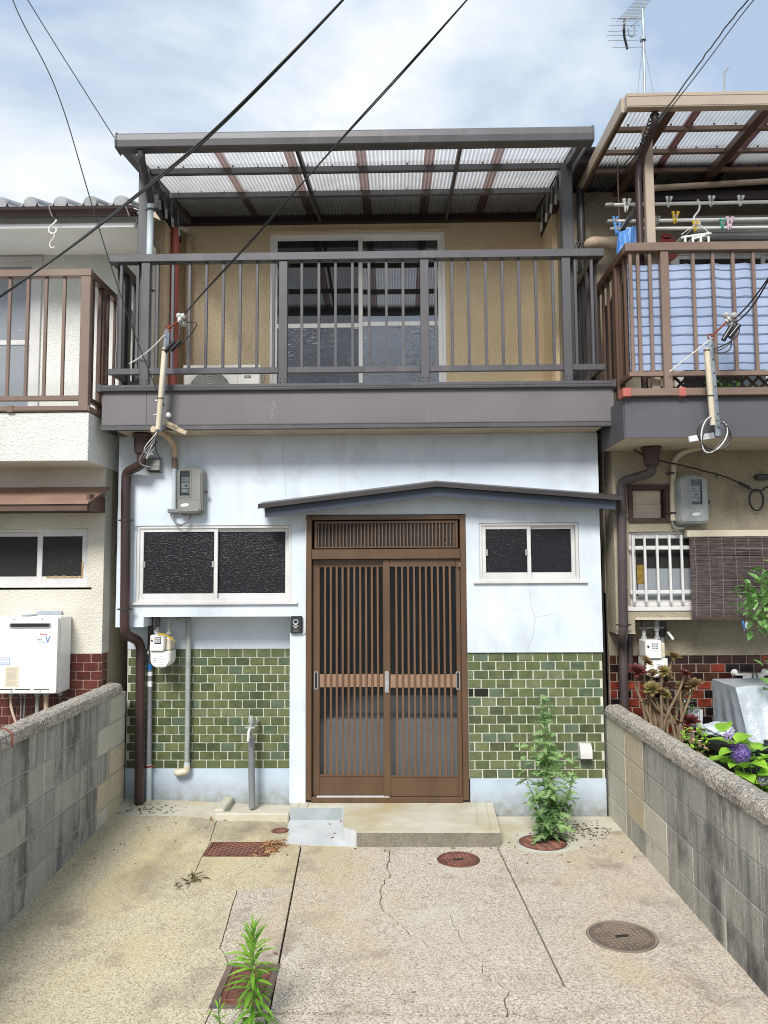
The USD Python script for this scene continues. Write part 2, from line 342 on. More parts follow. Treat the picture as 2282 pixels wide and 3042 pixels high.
pm('galvanised', S(170, 180, 188), S(150, 160, 168), ns=9, rough=0.4, metal=0.4)
pm('steel_dark', (0.035, 0.032, 0.034), (0.025, 0.023, 0.024), rough=0.45)
pm('eave_dark', S(44, 34, 38), S(34, 26, 30), rough=0.7)
pm('pipe_brown', S(60, 42, 39), S(50, 35, 33), ns=2, rough=0.35, spec=0.5)
pm('pipe_dark', S(78, 68, 68), S(62, 54, 54), ns=2.5, rough=0.45, dirt=[(S(110, 98, 92), (5, 5, 0.8), 0.55, 0.8)])
pm('pipe_red', S(176, 98, 84), S(160, 86, 74), ns=2.5, rough=0.5)
pm('pipe_pale', S(190, 200, 204), S(172, 182, 186), ns=3, rough=0.45)
pm('pipe_grey', S(128, 130, 132), S(112, 114, 116), ns=3, rough=0.45)
pm('pipe_zinc', S(156, 160, 156), S(128, 132, 128), ns=6, rough=0.55, dirt=[(S(116, 112, 100), (5, 5, 1), 0.55, 0.8)])
pm('cream_plastic', S(206, 196, 174), S(188, 176, 152), ns=3, rough=0.5)
pm('wrap_beige', S(196, 178, 154), S(168, 148, 124), ns=6, rough=0.8, bump=0.5, bs=50)
pm('white_frame', S(246, 246, 243), S(238, 238, 235), ns=2, rough=0.4)
pm('white_plastic', S(226, 224, 218), S(214, 212, 206), ns=2, rough=0.35)
pm('meter_grey', S(132, 132, 126), S(120, 120, 114), ns=2, rough=0.45)
pm('meter_old', S(178, 180, 180), S(146, 148, 148), ns=5, rough=0.7, bump=0.2)
pm('black_plastic', (0.012, 0.012, 0.013), (0.009, 0.009, 0.01), rough=0.3)
pm('black_matt', (0.014, 0.014, 0.014), (0.01, 0.01, 0.01), rough=0.7)
pm('cable_black', (0.02, 0.019, 0.02), (0.015, 0.014, 0.015), rough=0.5)
pm('wire_white', S(214, 212, 208), S(200, 198, 192), rough=0.5)
pm('wire_rust', S(142, 66, 44), S(110, 50, 36), ns=20, rough=0.8)
pm('porcelain', S(196, 197, 192), S(150, 150, 146), ns=9, rough=0.25)
pm('label_white', S(232, 234, 236), S(224, 226, 228), rough=0.5)
pm('label_cream', S(216, 206, 180), S(206, 196, 170), rough=0.6)
pm('ink_black', (0.015, 0.015, 0.016), (0.012, 0.012, 0.012), rough=0.5)
pm('ink_grey', S(130, 130, 130), S(120, 120, 120), rough=0.6)
pm('ink_red', S(190, 30, 40), S(180, 28, 38), rough=0.5)
pm('ink_blue', S(30, 104, 168), S(26, 94, 156), rough=0.5)
pm('ink_navy', S(24, 34, 66), S(20, 30, 60), rough=0.4)
pm('tag_yellow', S(226, 196, 40), S(206, 170, 34), ns=30, rough=0.5)
pm('mustard', S(140, 112, 36), S(96, 80, 30), ns=30, rough=0.5)
pm('scuff', S(176, 172, 174), S(140, 135, 137), ns=60, rough=0.8)
pm('plaster_line', S(158, 165, 170), S(140, 147, 152), ns=20, rough=0.9)
pm('lcd', S(150, 156, 120), S(140, 146, 112), rough=0.2)
pm('iron_rust', S(122, 80, 66), S(98, 62, 52), ns=9, rough=0.75, metal=0.2, dirt=[(S(74, 52, 48), (6, 6, 6), 0.52, 0.8)])
pm('iron_edge', S(158, 112, 96), S(132, 90, 76), ns=9, rough=0.7, metal=0.2)
pm('iron_worn', S(128, 110, 98), S(98, 84, 78), ns=6, rough=0.6, metal=0.3, dirt=[(S(70, 74, 86), (5, 5, 5), 0.5, 0.75)])
pm('iron_light', S(152, 140, 124), S(128, 118, 106), ns=6, rough=0.65, metal=0.3)
pm('wood_dark', S(76, 56, 50), S(58, 42, 38), ns=8, rough=0.7, stretch=(1, 1, 6))
pm('canopy_sheet', S(58, 51, 50), S(46, 41, 41), ns=3, rough=0.4, spec=0.5)
pm('canopy_navy', S(54, 62, 76), S(47, 55, 68), ns=3, rough=0.45)
pm('copper_sheet', S(142, 112, 97), S(126, 98, 85), ns=3, rough=0.5)
pm('roof_tile', S(150, 152, 154), S(128, 130, 132), ns=5, rough=0.6)
pm('blind_reed', S(98, 84, 82), S(66, 54, 54), ns=30, rough=0.8, stretch=(0.6, 1, 3))
pm('tarp_silver', S(172, 180, 184), S(150, 158, 164), ns=8, rough=0.35, bump=0.4, bs=30, bd=0.01)
pm('bag_clear', S(196, 204, 210), S(176, 184, 190), ns=9, rough=0.2)
pm('towel', S(228, 226, 222), S(214, 212, 208), ns=20, rough=0.95)
pm('dry_leaf', S(150, 106, 66), S(112, 74, 46), ns=30, rough=0.9)
pm('dry_straw', S(188, 158, 118), S(150, 112, 76), ns=30, rough=0.9)
pm('dead_plant', S(110, 104, 66), S(82, 70, 44), ns=30, rough=0.9)
pm('peg_blue', S(84, 140, 206), S(74, 126, 190), rough=0.4)
pm('peg_yellow', S(224, 186, 60), S(210, 172, 50), rough=0.4)
pm('peg_green', S(70, 160, 140), S(60, 146, 128), rough=0.4)
pm('peg_pink', S(226, 196, 204), S(214, 182, 190), rough=0.4)
pm('hose_red', S(150, 50, 44), S(126, 42, 38), rough=0.5)
pm('curtain_blue', S(156, 170, 196), S(144, 159, 187), ns=3, rough=0.8)
pm('curtain_line', S(104, 115, 140), S(96, 107, 132), rough=0.8)
pm('stem_green', S(96, 124, 66), S(84, 108, 56), ns=9, rough=0.6)
pm('stem_purple', S(92, 62, 58), S(80, 74, 50), ns=6, rough=0.6)
pm('stem_bark', S(132, 112, 88), S(102, 84, 64), ns=20, rough=0.9, stretch=(4, 4, 1))
glass('figured_glass', tint=(0.014, 0.014, 0.016), ior=1.30, rough=0.20, bump=0.40, bs=52, stretch=(1, 1, 2.2))
glass('figured_glass_fine', tint=(0.025, 0.024, 0.022), ior=1.28, rough=0.2, bump=0.5, bs=90)
glass('mirror_glass', tint=(0.014, 0.015, 0.016), ior=1.85, rough=0.02, bump=0.012, bs=3)
glass('mirror_bright', tint=(0.016, 0.017, 0.018), ior=2.9, rough=0.015, bump=0.01, bs=3)
glass('mirror_figured', tint=(0.02, 0.022, 0.03), ior=2.1, rough=0.03, bump=0.38, bs=24, stretch=(1, 1, 1.8))
glass('mirror_figured_bright', tint=(0.015, 0.016, 0.018), ior=3.0, rough=0.03, bump=0.30, bs=24, stretch=(1, 1, 1.8))
glass('door_glass', tint=(0.015, 0.016, 0.016), ior=1.36, rough=0.14, bump=0.3, bs=80, clear=0.7, see=(0.8, 0.81, 0.8))
glass('meter_glass', tint=(0.01, 0.01, 0.01), ior=1.45, rough=0.03, clear=0.9, see=(0.9, 0.92, 0.9))
glass('haze_glass', tint=(0.24, 0.26, 0.28), ior=1.6, rough=0.2, bump=0.3, bs=50)
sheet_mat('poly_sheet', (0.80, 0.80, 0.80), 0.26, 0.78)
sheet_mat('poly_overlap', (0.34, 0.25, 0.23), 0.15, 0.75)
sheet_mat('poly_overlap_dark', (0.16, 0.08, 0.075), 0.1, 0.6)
leaf('leaf_weed', S(132, 164, 104), S(156, 186, 128))
leaf('leaf_weed_dark', S(88, 124, 74), S(112, 146, 92))
leaf('leaf_rod', S(124, 170, 62), S(92, 140, 48), rough=0.4)
leaf('leaf_rod_pale', S(158, 196, 84), S(120, 168, 60), rough=0.4)
leaf('leaf_hydrangea', S(166, 208, 78), S(130, 182, 62), rough=0.4)
leaf('leaf_camellia', S(92, 138, 70), S(136, 178, 106), tr=0.25, rough=0.25)
leaf('leaf_aeonium', S(112, 78, 66), S(126, 116, 66), tr=0.2)
leaf('leaf_aeonium_red', S(82, 34, 38), S(100, 50, 46), tr=0.2)
leaf('petal_violet', S(96, 66, 140), S(138, 112, 184), tr=0.3)
leaf('petal_lilac', S(176, 150, 204), S(150, 120, 184), tr=0.3)
leaf('petal_pink', S(230, 186, 196), S(216, 160, 176), tr=0.3)

# ================================================================== GROUND
def gz(x, y):
    t = np.clip((-np.asarray(x, float) - 1.0) / 1.2, 0, 1)
    return -0.125 + t * (np.clip(np.asarray(y, float), -2.6, 0.3) + 0.9) * 0.05

def drape(m, edge=0.6):
    """lets a flat slab follow the slight fall of the yard"""
    v, f = trimesh.remesh.subdivide_to_size(m.vertices, m.faces, edge)
    v = np.array(v); v[:, 2] += gz(v[:, 0], v[:, 1])
    return trimesh.Trimesh(v, f, process=False)

def jag(pts, amp, step, seed):
    """a crack: the polyline with small random kinks"""
    r = random.Random(seed); out = [pts[0]]
    for a, b in zip(pts[:-1], pts[1:]):
        L = math.dist(a, b); n = max(1, int(L / step))
        for i in range(1, n + 1):
            t = i / n; k = amp if i < n else 0
            out.append((a[0] + (b[0] - a[0]) * t + r.uniform(-k, k), a[1] + (b[1] - a[1]) * t + r.uniform(-k, k)))
    return LineString(out)

obj('ground', bx(-150, 150, -150, 150, -0.9, -0.32), 'soil', kind='structure')
obj('road', bx(-60, 60, -13.0, -7.4, -0.32, -0.20), 'asphalt', kind='structure')
yard = thing('yard_pavement', 'beige washed aggregate concrete yard with joints and fine cracks', 'pavement', kind='structure')
YARD = Polygon([(-2.30, -7.3), (1.74, -7.3), (1.74, 0.0), (-0.80, 0.0), (-0.80, 0.30), (-2.36, 0.30)])
groove1 = LineString([(-0.70, -0.60), (-0.69, -0.671), (-0.60, -2.213), (-0.573, -2.70), (-0.52, -7.3)])
groove2 = LineString([(0.676, -0.62), (0.755, -2.484)])
across = LineString([(-0.60, -2.705), (0.456, -2.720)])
leftj = jag([(-1.405, -0.14), (-1.345, -0.60), (-1.335, -0.866), (-1.295, -1.365), (-0.985, -1.398), (-0.923, -2.12), (-0.875, -2.206), (-0.84, -2.29)], 0.004, 0.07, 3)
leftk = jag([(-0.83, -2.66), (-0.80, -4.2), (-0.78, -7.3)], 0.006, 0.1, 4)
cracks = [jag([(-0.074, -0.70), (-0.074, -0.862), (-0.085, -1.05), (-0.06, -1.18), (-0.097, -1.290), (-0.122, -1.428), (-0.104, -1.652), (0.02, -1.90), (0.131, -2.089), (0.306, -2.253), (0.494, -2.525), (0.46, -2.64), (0.456, -2.72)], 0.010, 0.035, 5),
          jag([(-0.983, -1.411), (-0.606, -1.341), (-0.35, -1.31), (-0.122, -1.300)], 0.006, 0.05, 6),
          jag([(0.46, -2.62), (0.627, -2.525), (0.755, -2.484), (0.933, -2.450), (1.30, -2.462), (1.74, -2.50)], 0.008, 0.05, 7),
          jag([(0.28, -1.75), (0.31, -2.0), (0.40, -2.28), (0.39, -2.36)], 0.008, 0.04, 8)]
MH = {'a': (1.160, -1.985, 0.182), 'b': (0.390, -0.905, 0.143), 'c': (1.010, -0.585, 0.180), 'd': (-0.885, -0.335, 0.066)}
GR = (-1.335, -0.878, -0.862, -0.582); SQ = (-0.845, -0.585, -2.675, -2.285)
holes = unary_union([Point(x, y).buffer(r, quad_segs=12) for x, y, r in MH.values()] + [sbox(GR[0], GR[2], GR[1], GR[3]), sbox(SQ[0], SQ[2], SQ[1], SQ[3])])
white = Polygon([(-0.85, -0.105), (-0.431, -0.105), (-0.40, -0.575), (-0.302, -0.672), (-0.60, -0.645), (-0.83, -0.60), (-0.80, -0.44), (-0.84, -0.30)])
smooth_r = Polygon([(0.70, 0.0), (1.74, 0.0), (1.74, -0.30), (1.52, -0.36), (1.36, -0.52), (1.24, -0.70), (1.05, -0.80), (0.86, -0.77), (0.72, -0.62)])
smooth_l = Polygon([(-2.36, 0.30), (-0.80, 0.30), (-0.80, 0.0), (-0.85, -0.12), (-1.38, -0.13), (-1.70, -0.06), (-2.0, -0.10), (-2.36, -0.02)])
cut = unary_union([groove1.buffer(0.0055), groove2.buffer(0.005), across.buffer(0.010), leftj.buffer(0.003), leftk.buffer(0.003), cracks[0].buffer(0.0032)] + [c.buffer(0.0021) for c in cracks[1:]])
body = YARD.difference(unary_union([cut, holes, white, smooth_r, smooth_l]))
leftzone = Polygon([(-2.5, 0.5), (-1.405, 0.5), (-1.405, -0.14), (-1.345, -0.60), (-1.335, -0.866), (-1.295, -1.365), (-0.985, -1.398), (-0.923, -2.12), (-0.84, -2.29), (-0.83, -2.66), (-0.78, -7.3), (-2.5, -7.3)])
for g in sorted(getattr(body, 'geoms', [body]), key=lambda g: -g.area):
    if g.area > 0.0005:
        p = g.representative_point()
        obj('concrete_slab', drape(extz(g.simplify(0.0004), -0.07, 0.0)), 'aggregate_light' if leftzone.contains(p) else 'aggregate', yard)
for g, m in ((white, 'cement_white'), (smooth_r, 'cement'), (smooth_l, 'cement')):
    g = g.difference(holes)
    obj('cement_patch', drape(extz(g, -0.07, 0.0035 if m == 'cement_white' else 0.0)), m, yard)
obj('joint_bed', drape(extz(YARD.buffer(-0.01), -0.10, -0.035)), 'joint_dark', yard)
for x0, x1, nm in ((-14, -2.42, 'left'), (1.80, 14, 'right')):
    obj('neighbour_yard', bx(x0, x1, -7.3, 0.2, -0.32, -0.14), 'cement_dark', kind='structure')

# porch step
st = thing('porch_step', 'low cement porch step with a chamfered left corner before the sliding door', 'step')
top = Polygon([(-0.85, 0.10), (-0.85, -0.100), (-0.43, -0.100), (-0.412, -0.555), (-0.385, -0.60), (-0.30, -0.672), (0.700, -0.672), (0.728, -0.0), (0.728, 0.002), (0.55, 0.002), (0.55, 0.10)])
obj('step_body', extz(top, -0.16, -0.027), 'cement', st)
gl = unary_union([LineString([(0.60, 0.02), (0.555, -0.56), (-0.33, -0.56)]).buffer(0.003), LineString([(0.675, 0.0), (0.640, -0.632), (-0.30, -0.632)]).buffer(0.003),
                  LineString([(-0.71, 0.1), (-0.71, -0.1)]).buffer(0.002), LineString([(-0.78, 0.1), (-0.78, -0.1)]).buffer(0.002)])
obj('step_top', extz(top.difference(gl), -0.027, -0.020), 'cement', st)
obj('riser_face', bx(-0.298, 0.698, -0.676, -0.672, -0.16, -0.030), 'cement_dark', st)
obj('riser_patch', bx(-0.845, -0.432, -0.105, -0.100, -0.16, -0.028), 'cement_grey', st)
obj('corner_skim', extz(LineString([(-0.43, -0.105), (-0.413, -0.556), (-0.386, -0.602), (-0.300, -0.675)]).buffer(0.005, cap_style=2), -0.16, -0.0185), 'cement_white', st)

kb = thing('tap_kerb', 'low worn concrete kerb around the foot of the standpipe tap', 'kerb')
obj('kerb_front', bx(-1.425, -0.852, -0.135, -0.075, -0.16, -0.062, 0.008), 'cement', kb)
obj('kerb_side', bx(-1.445, -1.365, -0.07, 0.285, -0.16, -0.052, 0.010), 'cement', kb)

# ---------------------------------------------------------------- covers in the ground
def round_cover(key, label, mat, rim, pattern, z=None):
    x, y, r = MH[key]; z0 = float(gz(x, y))
    t = thing('manhole_cover', label, 'manhole cover')
    obj('rim', lathe([(r - (0.009 if key == 'c' else 0.016), -0.05), (r - (0.009 if key == 'c' else 0.016), 0.003), (r - 0.003, 0.003), (r - 0.003, -0.05)], (x, y, z0), 40), rim, t, smooth=30)
    R = r - (0.011 if key == 'c' else 0.019)
    obj('lid', lathe([(0, 0.0), (R - 0.012, 0.0), (R - 0.010, 0.002), (R, 0.002), (R, -0.04)], (x, y, z0 - 0.001), 40), mat, t, smooth=30)
    ms, Rp = [], R - 0.018
    if pattern == 'weave':
        n = 0
        for i in range(-9, 10):
            for j in range(-9, 10):
                px, py = i * 0.026, j * 0.026
                if math.hypot(px, py) < Rp - 0.012:
                    a = (i + j) % 2
                    ms.append(bx(px - (.010 if a else .004), px + (.010 if a else .004), py - (.004 if a else .010), py + (.004 if a else .010), 0, 0.004))
    elif pattern == 'chevron':
        for i in range(-8, 9):
            for j in range(-12, 13):
                px, py = i * 0.032, j * 0.017
                if math.hypot(px, py) < Rp - 0.014:
                    ms.append(xform(bx(-.015, .015, -.003, .003, 0, .004), (px, py, 0), rz=0.6 if i % 2 else -0.6))
    else:
        for k in range(1, 4):
            rr = r * 0.24 * k
            ms.append(lathe([(rr - .003, 0), (rr - .003, .003), (rr + .003, .003), (rr + .003, 0)], n=24))
    ms = [xform(m, (x, y, z0 - 0.002), rz=0.25) for m in ms]
    obj('raised_pattern', ms, {'a': 'iron_light'}.get(key, 'iron_edge'), t, kind='stuff')
    if pattern != 'rings':
        obj('lifting_slot', xform(bx(-.035, .035, -.010, .010, 0, .0045, .003), (x, y, z0 - 0.001), rz=0.2), 'ink_black', t)
        if key == 'b':
            obj('name_plate', join([bx(x - .045 + i * .022, x - .045 + i * .022 + .017, y - .085, y - .067, z0, z0 + .004) for i in range(4)]), mat, t)
    return t
round_cover('a', 'worn two-tone iron manhole cover near the right block wall, nearest the street', 'iron_worn', 'iron_light', 'weave')
round_cover('b', 'rusty round water meter cover just in front of the porch step', 'iron_rust', 'iron_rust', 'weave')
round_cover('c', 'rusty chevron manhole cover with the tall weed growing over its edge', 'iron_rust', 'cement_white', 'chevron')
round_cover('d', 'small round drain cap of concentric rings beside the white cement patch', 'iron_rust', 'iron_rust', 'rings')

gx0, gx1, gy0, gy1 = GR; zg = float(gz(-1.1, -0.72))
t = thing('drain_grate', 'rusty red rectangular drain grate of diagonal lattice bars', 'grate')
obj('grate_frame', [bx(gx0, gx1, gy0, gy0 + .018, zg - .05, zg + .002), bx(gx0, gx1, gy1 - .018, gy1, zg - .05, zg + .002), bx(gx0, gx0 + .018, gy0 + .018, gy1 - .018, zg - .05, zg + .002), bx(gx1 - .018, gx1, gy0 + .018, gy1 - .018, zg - .05, zg + .002)], 'iron_rust', t)
inner = sbox(gx0 + .018, gy0 + .018, gx1 - .018, gy1 - .018)
for s in (1, -1):
    for k in range(-12, 13):
        c = LineString([((gx0 + gx1) / 2 + k * .062 - .4, (gy0 + gy1) / 2 - s * .26), ((gx0 + gx1) / 2 + k * .062 + .4, (gy0 + gy1) / 2 + s * .26)]).intersection(inner)
        if c.length > .03:
            obj('lattice_bar', extz(c.buffer(.0028, cap_style=2), zg - .006 - .001 * s, zg - .001 * (2 + s)), 'iron_edge', t)
obj('pit', bx(gx0, gx1, gy0, gy1, zg - .09, zg - .05), 'black_matt', t)

sx0, sx1, sy0, sy1 = SQ; zs = float(gz(-.7, -2.5))
t = thing('square_cover', 'rusty square iron inspection cover behind the bright green weed', 'inspection cover')
def rect_ring(x0, x1, y0, y1, w, z0, z1):
    return extz(sbox(x0, y0, x1, y1).difference(sbox(x0 + w, y0 + w, x1 - w, y1 - w)), z0, z1)
obj('cover_frame', rect_ring(sx0, sx1, sy0, sy1, .030, zs - .05, zs + .003), 'iron_worn', t)
obj('lid', bx(sx0 + .033, sx1 - .033, sy0 + .033, sy1 - .033, zs - .05, zs - .002), 'iron_rust', t)
obj('raised_band', rect_ring(sx0 + .045, sx1 - .045, sy0 + .05, sy1 - .05, .016, zs - .002, zs + .004), 'iron_rust', t)
obj('raised_pattern', [xform(bx(-.012, .012, -.0025, .0025, 0, .004), (sx0 + .08 + i * .02, sy0 + .10 + j * .02, zs - .002), rz=.8 * (1 if (i + j) % 2 else -1)) for i in range(6) for j in range(10)], 'iron_rust', t, kind='stuff')
for yy in (sy0 + .055, sy1 - .055):
    obj('handle', tube(bent([(sx0 + .055, yy, zs), (sx0 + .055, yy, zs + .008), (sx0 + .105, yy, zs + .008), (sx0 + .105, yy, zs)], .004), .004, 6), 'iron_rust', t)

# ================================================================== BLOCK WALLS
def block_wall(label, ox, oy, ang, side, us, zs, ztop, cop_u0, mats, seed, coplab=None):
    """ox, oy: yard-side far corner; u runs towards the street; side=-1: body lies to the left"""
    rr = random.Random(seed)
    t = thing('block_wall', label, 'block wall')
    T = trimesh.transformations.euler_matrix(0, 0, ang); T[:2, 3] = ox, oy
    def put(m):
        m = m.copy(); m.apply_transform(T); return m
    def B(u0, u1, w0, w1, z0, z1, b=0):
        a, c = sorted((side * w0, side * w1))
        return put(bx(a, c, -u1, -u0, z0, z1, b))
    obj('mortar', B(us[0] + .004, us[-1] - .004, .006, .094, zs[-1], zs[0] - .004), 'block_joint', t)
    for j in range(len(zs) - 1):
        for i in range(len(us) - 1):
            g = .0045
            o = rr.uniform(0, .0015)
            zt = zs[j] - (g if j else 0)
            obj('block', B(us[i] + (g if i else 0), us[i + 1] - g, o, .10 - o, zs[j + 1] + g, zt, .0025), mats(i, j, us[i], rr), t)
    # coping: rough rounded pieces, a little wider than the wall
    u = cop_u0; k = 0
    while u < us[-1] - .1:
        L = (0.62, 0.86, 0.55, 0.9)[k % 4]; e = min(u + L, us[-1])
        prof = Polygon([(-.014, 0), (-.017, .040), (-.006, .066), (.022, .082), (.090, .084), (.110, .070), (.116, .0)])
        m = trimesh.creation.extrude_polygon(prof, e - u - .006, engine='earcut'); v = np.array(m.vertices)
        m = trimesh.Trimesh(np.c_[side * v[:, 0], -(u + v[:, 2]), ztop + v[:, 1]], m.faces, process=True)
        if side < 0:
            m.invert()
        vv, ff = trimesh.remesh.subdivide_to_size(m.vertices, m.faces, .035)
        m = trimesh.Trimesh(vv, ff, process=True)
        nz = meshkit.fbm(np.array(m.vertices) * 22, 3, 5)[:, None] - .5
        m.vertices = np.array(m.vertices) + m.vertex_normals * nz * .014
        m.fix_normals()
        obj('coping_stone', put(m), 'coping_rough', t, smooth=50)
        u = e; k += 1
    return t

def matl(i, j, u, rr):
    if i == 0:
        return 'block_warm' if j in (2, 3, 4) else 'block_pale'
    if i == 1:
        return 'block_warm' if j == 3 else ('block_pale' if j in (1, 4) else 'block_mid')
    return 'block_mid' if rr.random() < (.35 if j < 3 else .2) else 'block_dark'
def matr(i, j, u, rr):
    if i == 0:
        return 'block_mid'
    if i == 1:
        return 'block_pale'
    if i == 2:
        return 'block_warm' if j != 3 else 'block_mid'
    return ('block_pale' if j > 1 else 'block_mid') if i == 3 else ('block_dark' if rr.random() < .30 + .05 * i else 'block_mid')
LU = [0, .354, .604, .98, 1.37, 1.76, 2.15, 2.54, 2.93, 3.32, 3.71, 4.10, 4.49, 4.88, 5.27, 5.66]
block_wall('weathered grey concrete block wall on the left of the yard, streaked dark with rain', -2.243, .19, .0255, -1, LU, [.82, .62, .42, .22, .02, -.18, -.33], .821, .13, matl, 11)
RU = [0, .09, .56, .98, 1.41, 1.83, 2.25, 2.66, 3.08, 3.50, 3.92, 4.34, 4.76, 5.18, 5.60, 6.02]
block_wall('grey concrete block wall on the right of the yard, its far blocks pale and patched', 1.640, .11, .0, 1, RU, [.65, .44, .235, .03, -.175, -.33], .651, .10, matr, 12)
for k, uu in enumerate((2.02, 2.19)):
    y = .19 - uu; x = -2.243 + .0255 * uu
    t = thing('binding_wire', ('rusty wire tied round the left wall coping, nearer the street', 'rusty wire tied round the left wall coping, nearer the house')[1 - (1 if k == 0 else 0)], 'wire')
    obj('loop', tube([(x + .022, y, .815), (x + .024, y, .86), (x + .01, y + .01, .893), (x - .03, y + .02, .914), (x - .09, y + .03, .916), (x - .125, y + .03, .89)], .0035, 6), 'wire_rust', t)

# ================================================================== WINDOWS, TILES
def tiles(parent, x0, x1, ztop, rows, y, pick, rng, off=0.0, px=.118, pz=.07, g=.0098, side=None):
    """running-bond tiles, each its own piece, their faces at y; side=(x, y1): a return along +y instead"""
    for r in range(rows):
        zb = ztop - r * pz - (pz - g); zt = ztop - r * pz
        x = x0 - (px if (r % 2 == 0) else px / 2) + off
        while x < x1 - .006:
            a, b = max(x, x0), min(x + px - g, x1)
            if b - a > .012:
                m = bx(a, b, y, y + .009, zb, zt, .003) if side is None else bx(side, side + .009, a, b, zb, zt, .003)
                v = np.array(m.vertices); v[:, 1 if side is None else 0] += (v[:, 0 if side is None else 1] - (a + b) / 2) * rng.uniform(-.012, .012) + (v[:, 2] - (zb + zt) / 2) * rng.uniform(-.022, .022) + rng.uniform(-.0004, .0004); m.vertices = v
                obj('tile', m, pick(rng, r, (a + b) / 2), parent)
            x += px

def pane_bars(x0, x1, z0, z1, y0, y1, wl, wr, wb, wt, b=.003):
    return [bx(x0, x0 + wl, y0, y1, z0, z1, b), bx(x1 - wr, x1, y0, y1, z0, z1, b), bx(x0 + wl, x1 - wr, y0 + .001, y1 - .001, z0, z0 + wb, b), bx(x0 + wl, x1 - wr, y0 + .001, y1 - .001, z1 - wt, z1, b)]

def sliding_window(parent, x0, x1, z0, z1, y, xm, front='left', gl=('figured_glass', 'figured_glass'), frame='aluminium', sill=None, sw=.03, fw=.022, midz=None, midgl=None, pulls=False, label=None, d=.06):
    w = obj('window', pane_bars(x0, x1, z0, z1, y, y + d, fw, fw, .026, fw), frame, parent, label=label)
    for k, (a, b) in enumerate(((x0 + fw, xm + sw * .7), (xm - sw * .7, x1 - fw))):
        f = (k == 0) == (front == 'left')
        yy = y + (.010 if f else .032)
        zb, zt = z0 + .026, z1 - fw
        bars = pane_bars(a, b, zb, zt, yy, yy + .02, sw, sw, sw * 1.35, sw * .9, .002)
        if midz:
            bars.append(bx(a + sw, b - sw, yy + .001, yy + .019, midz[k] - .022, midz[k] + .022, .002))
        s = obj('sash', bars, frame, w)
        if midz:
            obj('pane', bx(a + sw, b - sw, yy + .009, yy + .012, midz[k] + .022, zt - sw * .9), gl[k], w)
            obj('pane', bx(a + sw, b - sw, yy + .0085, yy + .0115, zb + sw * 1.35, midz[k] - .022), midgl if isinstance(midgl, str) else midgl[k], w)
        else:
            obj('pane', bx(a + sw, b - sw, yy + .009, yy + .012, zb + sw * 1.35, zt - sw * .9), gl[k], w)
        if pulls and k == 0:
            for xx in (a + sw - .004, b - sw - .016):
                obj('pull', bx(xx, xx + .020, yy - .004, yy + .004, (z0 + z1) / 2 - .03, (z0 + z1) / 2 + .02, .002), 'aluminium_dull', w)
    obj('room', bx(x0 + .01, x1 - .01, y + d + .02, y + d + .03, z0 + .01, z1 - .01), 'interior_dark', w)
    if sill:
        a, b, zl, zh = sill
        obj('sill', [bx(a + .055, b - .055, y - .012, y + .02, zh, z0 + .004, .002), bx(a, b, y - .030, y + .02, zl, zh, .002)], frame, w)
    return w

# ================================================================== THE HOUSE IN THE MIDDLE
H = thing('terrace_house', 'two-storey house with pale blue plaster, green tiled base and brown sliding door', 'house')
front = Polygon([(-2.272, 1.354), (-2.045, 1.354), (-2.045, 1.434), (-.866, 1.434), (-.866, -.02), (-.738, -.02), (-.738, 2.247), (.548, 2.247), (.548, 1.142), (1.622, 1.142), (1.622, 2.90), (-2.272, 2.90)])
front = front.difference(sbox(-2.115, 1.545, -.858, 2.168)).difference(sbox(.655, 1.70, 1.452, 2.174))
fr = front.difference(sbox(-3, 1.0, -.738, 1.434).difference(sbox(-2.272, 1.354, -2.045, 1.44)).difference(sbox(-.866, -.1, -.738, 1.45)))
obj('front_wall', ext(front, 0.0, .29), 'paint', H)
# hairline cracks in the plaster
def hair(pts, y=-.0006, w=.0016, seed=1):
    return ext(jag(pts, .008, .04, seed).buffer(w, cap_style=2), y, y + .002)
obj('plaster_crack', hair([(1.05, 1.62), (1.06, 1.50), (1.09, 1.42), (1.075, 1.30), (1.02, 1.16)], seed=2), 'plaster_line', H)
obj('plaster_crack', hair([(1.09, 1.42), (1.24, 1.44)], seed=3, w=.0012), 'plaster_line', H)
obj('plaster_crack', hair([(-.92, 2.84), (-.93, 2.70), (-.91, 2.55), (-.90, 2.40)], seed=4, w=.0014), 'plaster_line', H)
obj('recess_wall', ext(sbox(-2.272, 1.15, -.70, 1.50), .2935, .36), 'paint', H)
obj('base_plinth', ext(sbox(-2.272, -.32, -.866, .173), .285, .36), 'paint_base', H)
obj('base_plinth', ext(sbox(.556, -.32, 1.620, .158), .010, .10), 'paint_base', H)
obj('column_foot', ext(sbox(-.866, -.32, -.738, -.021), .001, .28), 'paint_base', H)
obj('grout', ext(sbox(-2.272, .173, -.70, 1.15), .2985, .36), 'grout_green', H)
obj('grout', ext(sbox(.548, .158, 1.617, 1.141), .0245, .10), 'grout_green', H)
rt = random.Random(21)
def pick_green(r, row, x):
    if row == 4 and x > .56 and x < .7 and x > 0:
        return 'tile_green_black'
    return 'tile_green_%d' % r.choice([1, 1, 1, 2, 2, 2, 3, 3, 4, 4, 5, 7, 7, 8, 1, 2, 6])
tiles(H, .556, 1.614, 1.137, 14, .016, pick_green, rt, off=.045)
tiles(H, -2.262, -.868, 1.147, 14, .290, pick_green, rt, off=.02)
obj('side_wall', bx(-2.272, -2.262, .36, 6.0, -.3, 2.9), 'stucco_grey', H)
obj('side_wall', bx(1.612, 1.6215, .101, 6.0, -.3, 2.9), 'stucco_grey', H)
sliding_window(H, -2.113, -.860, 1.553, 2.166, .006, -1.478, 'left', sill=(-2.175, -.805, 1.531, 1.549), pulls=True, label='wide sliding window of dark figured glass left of the door')
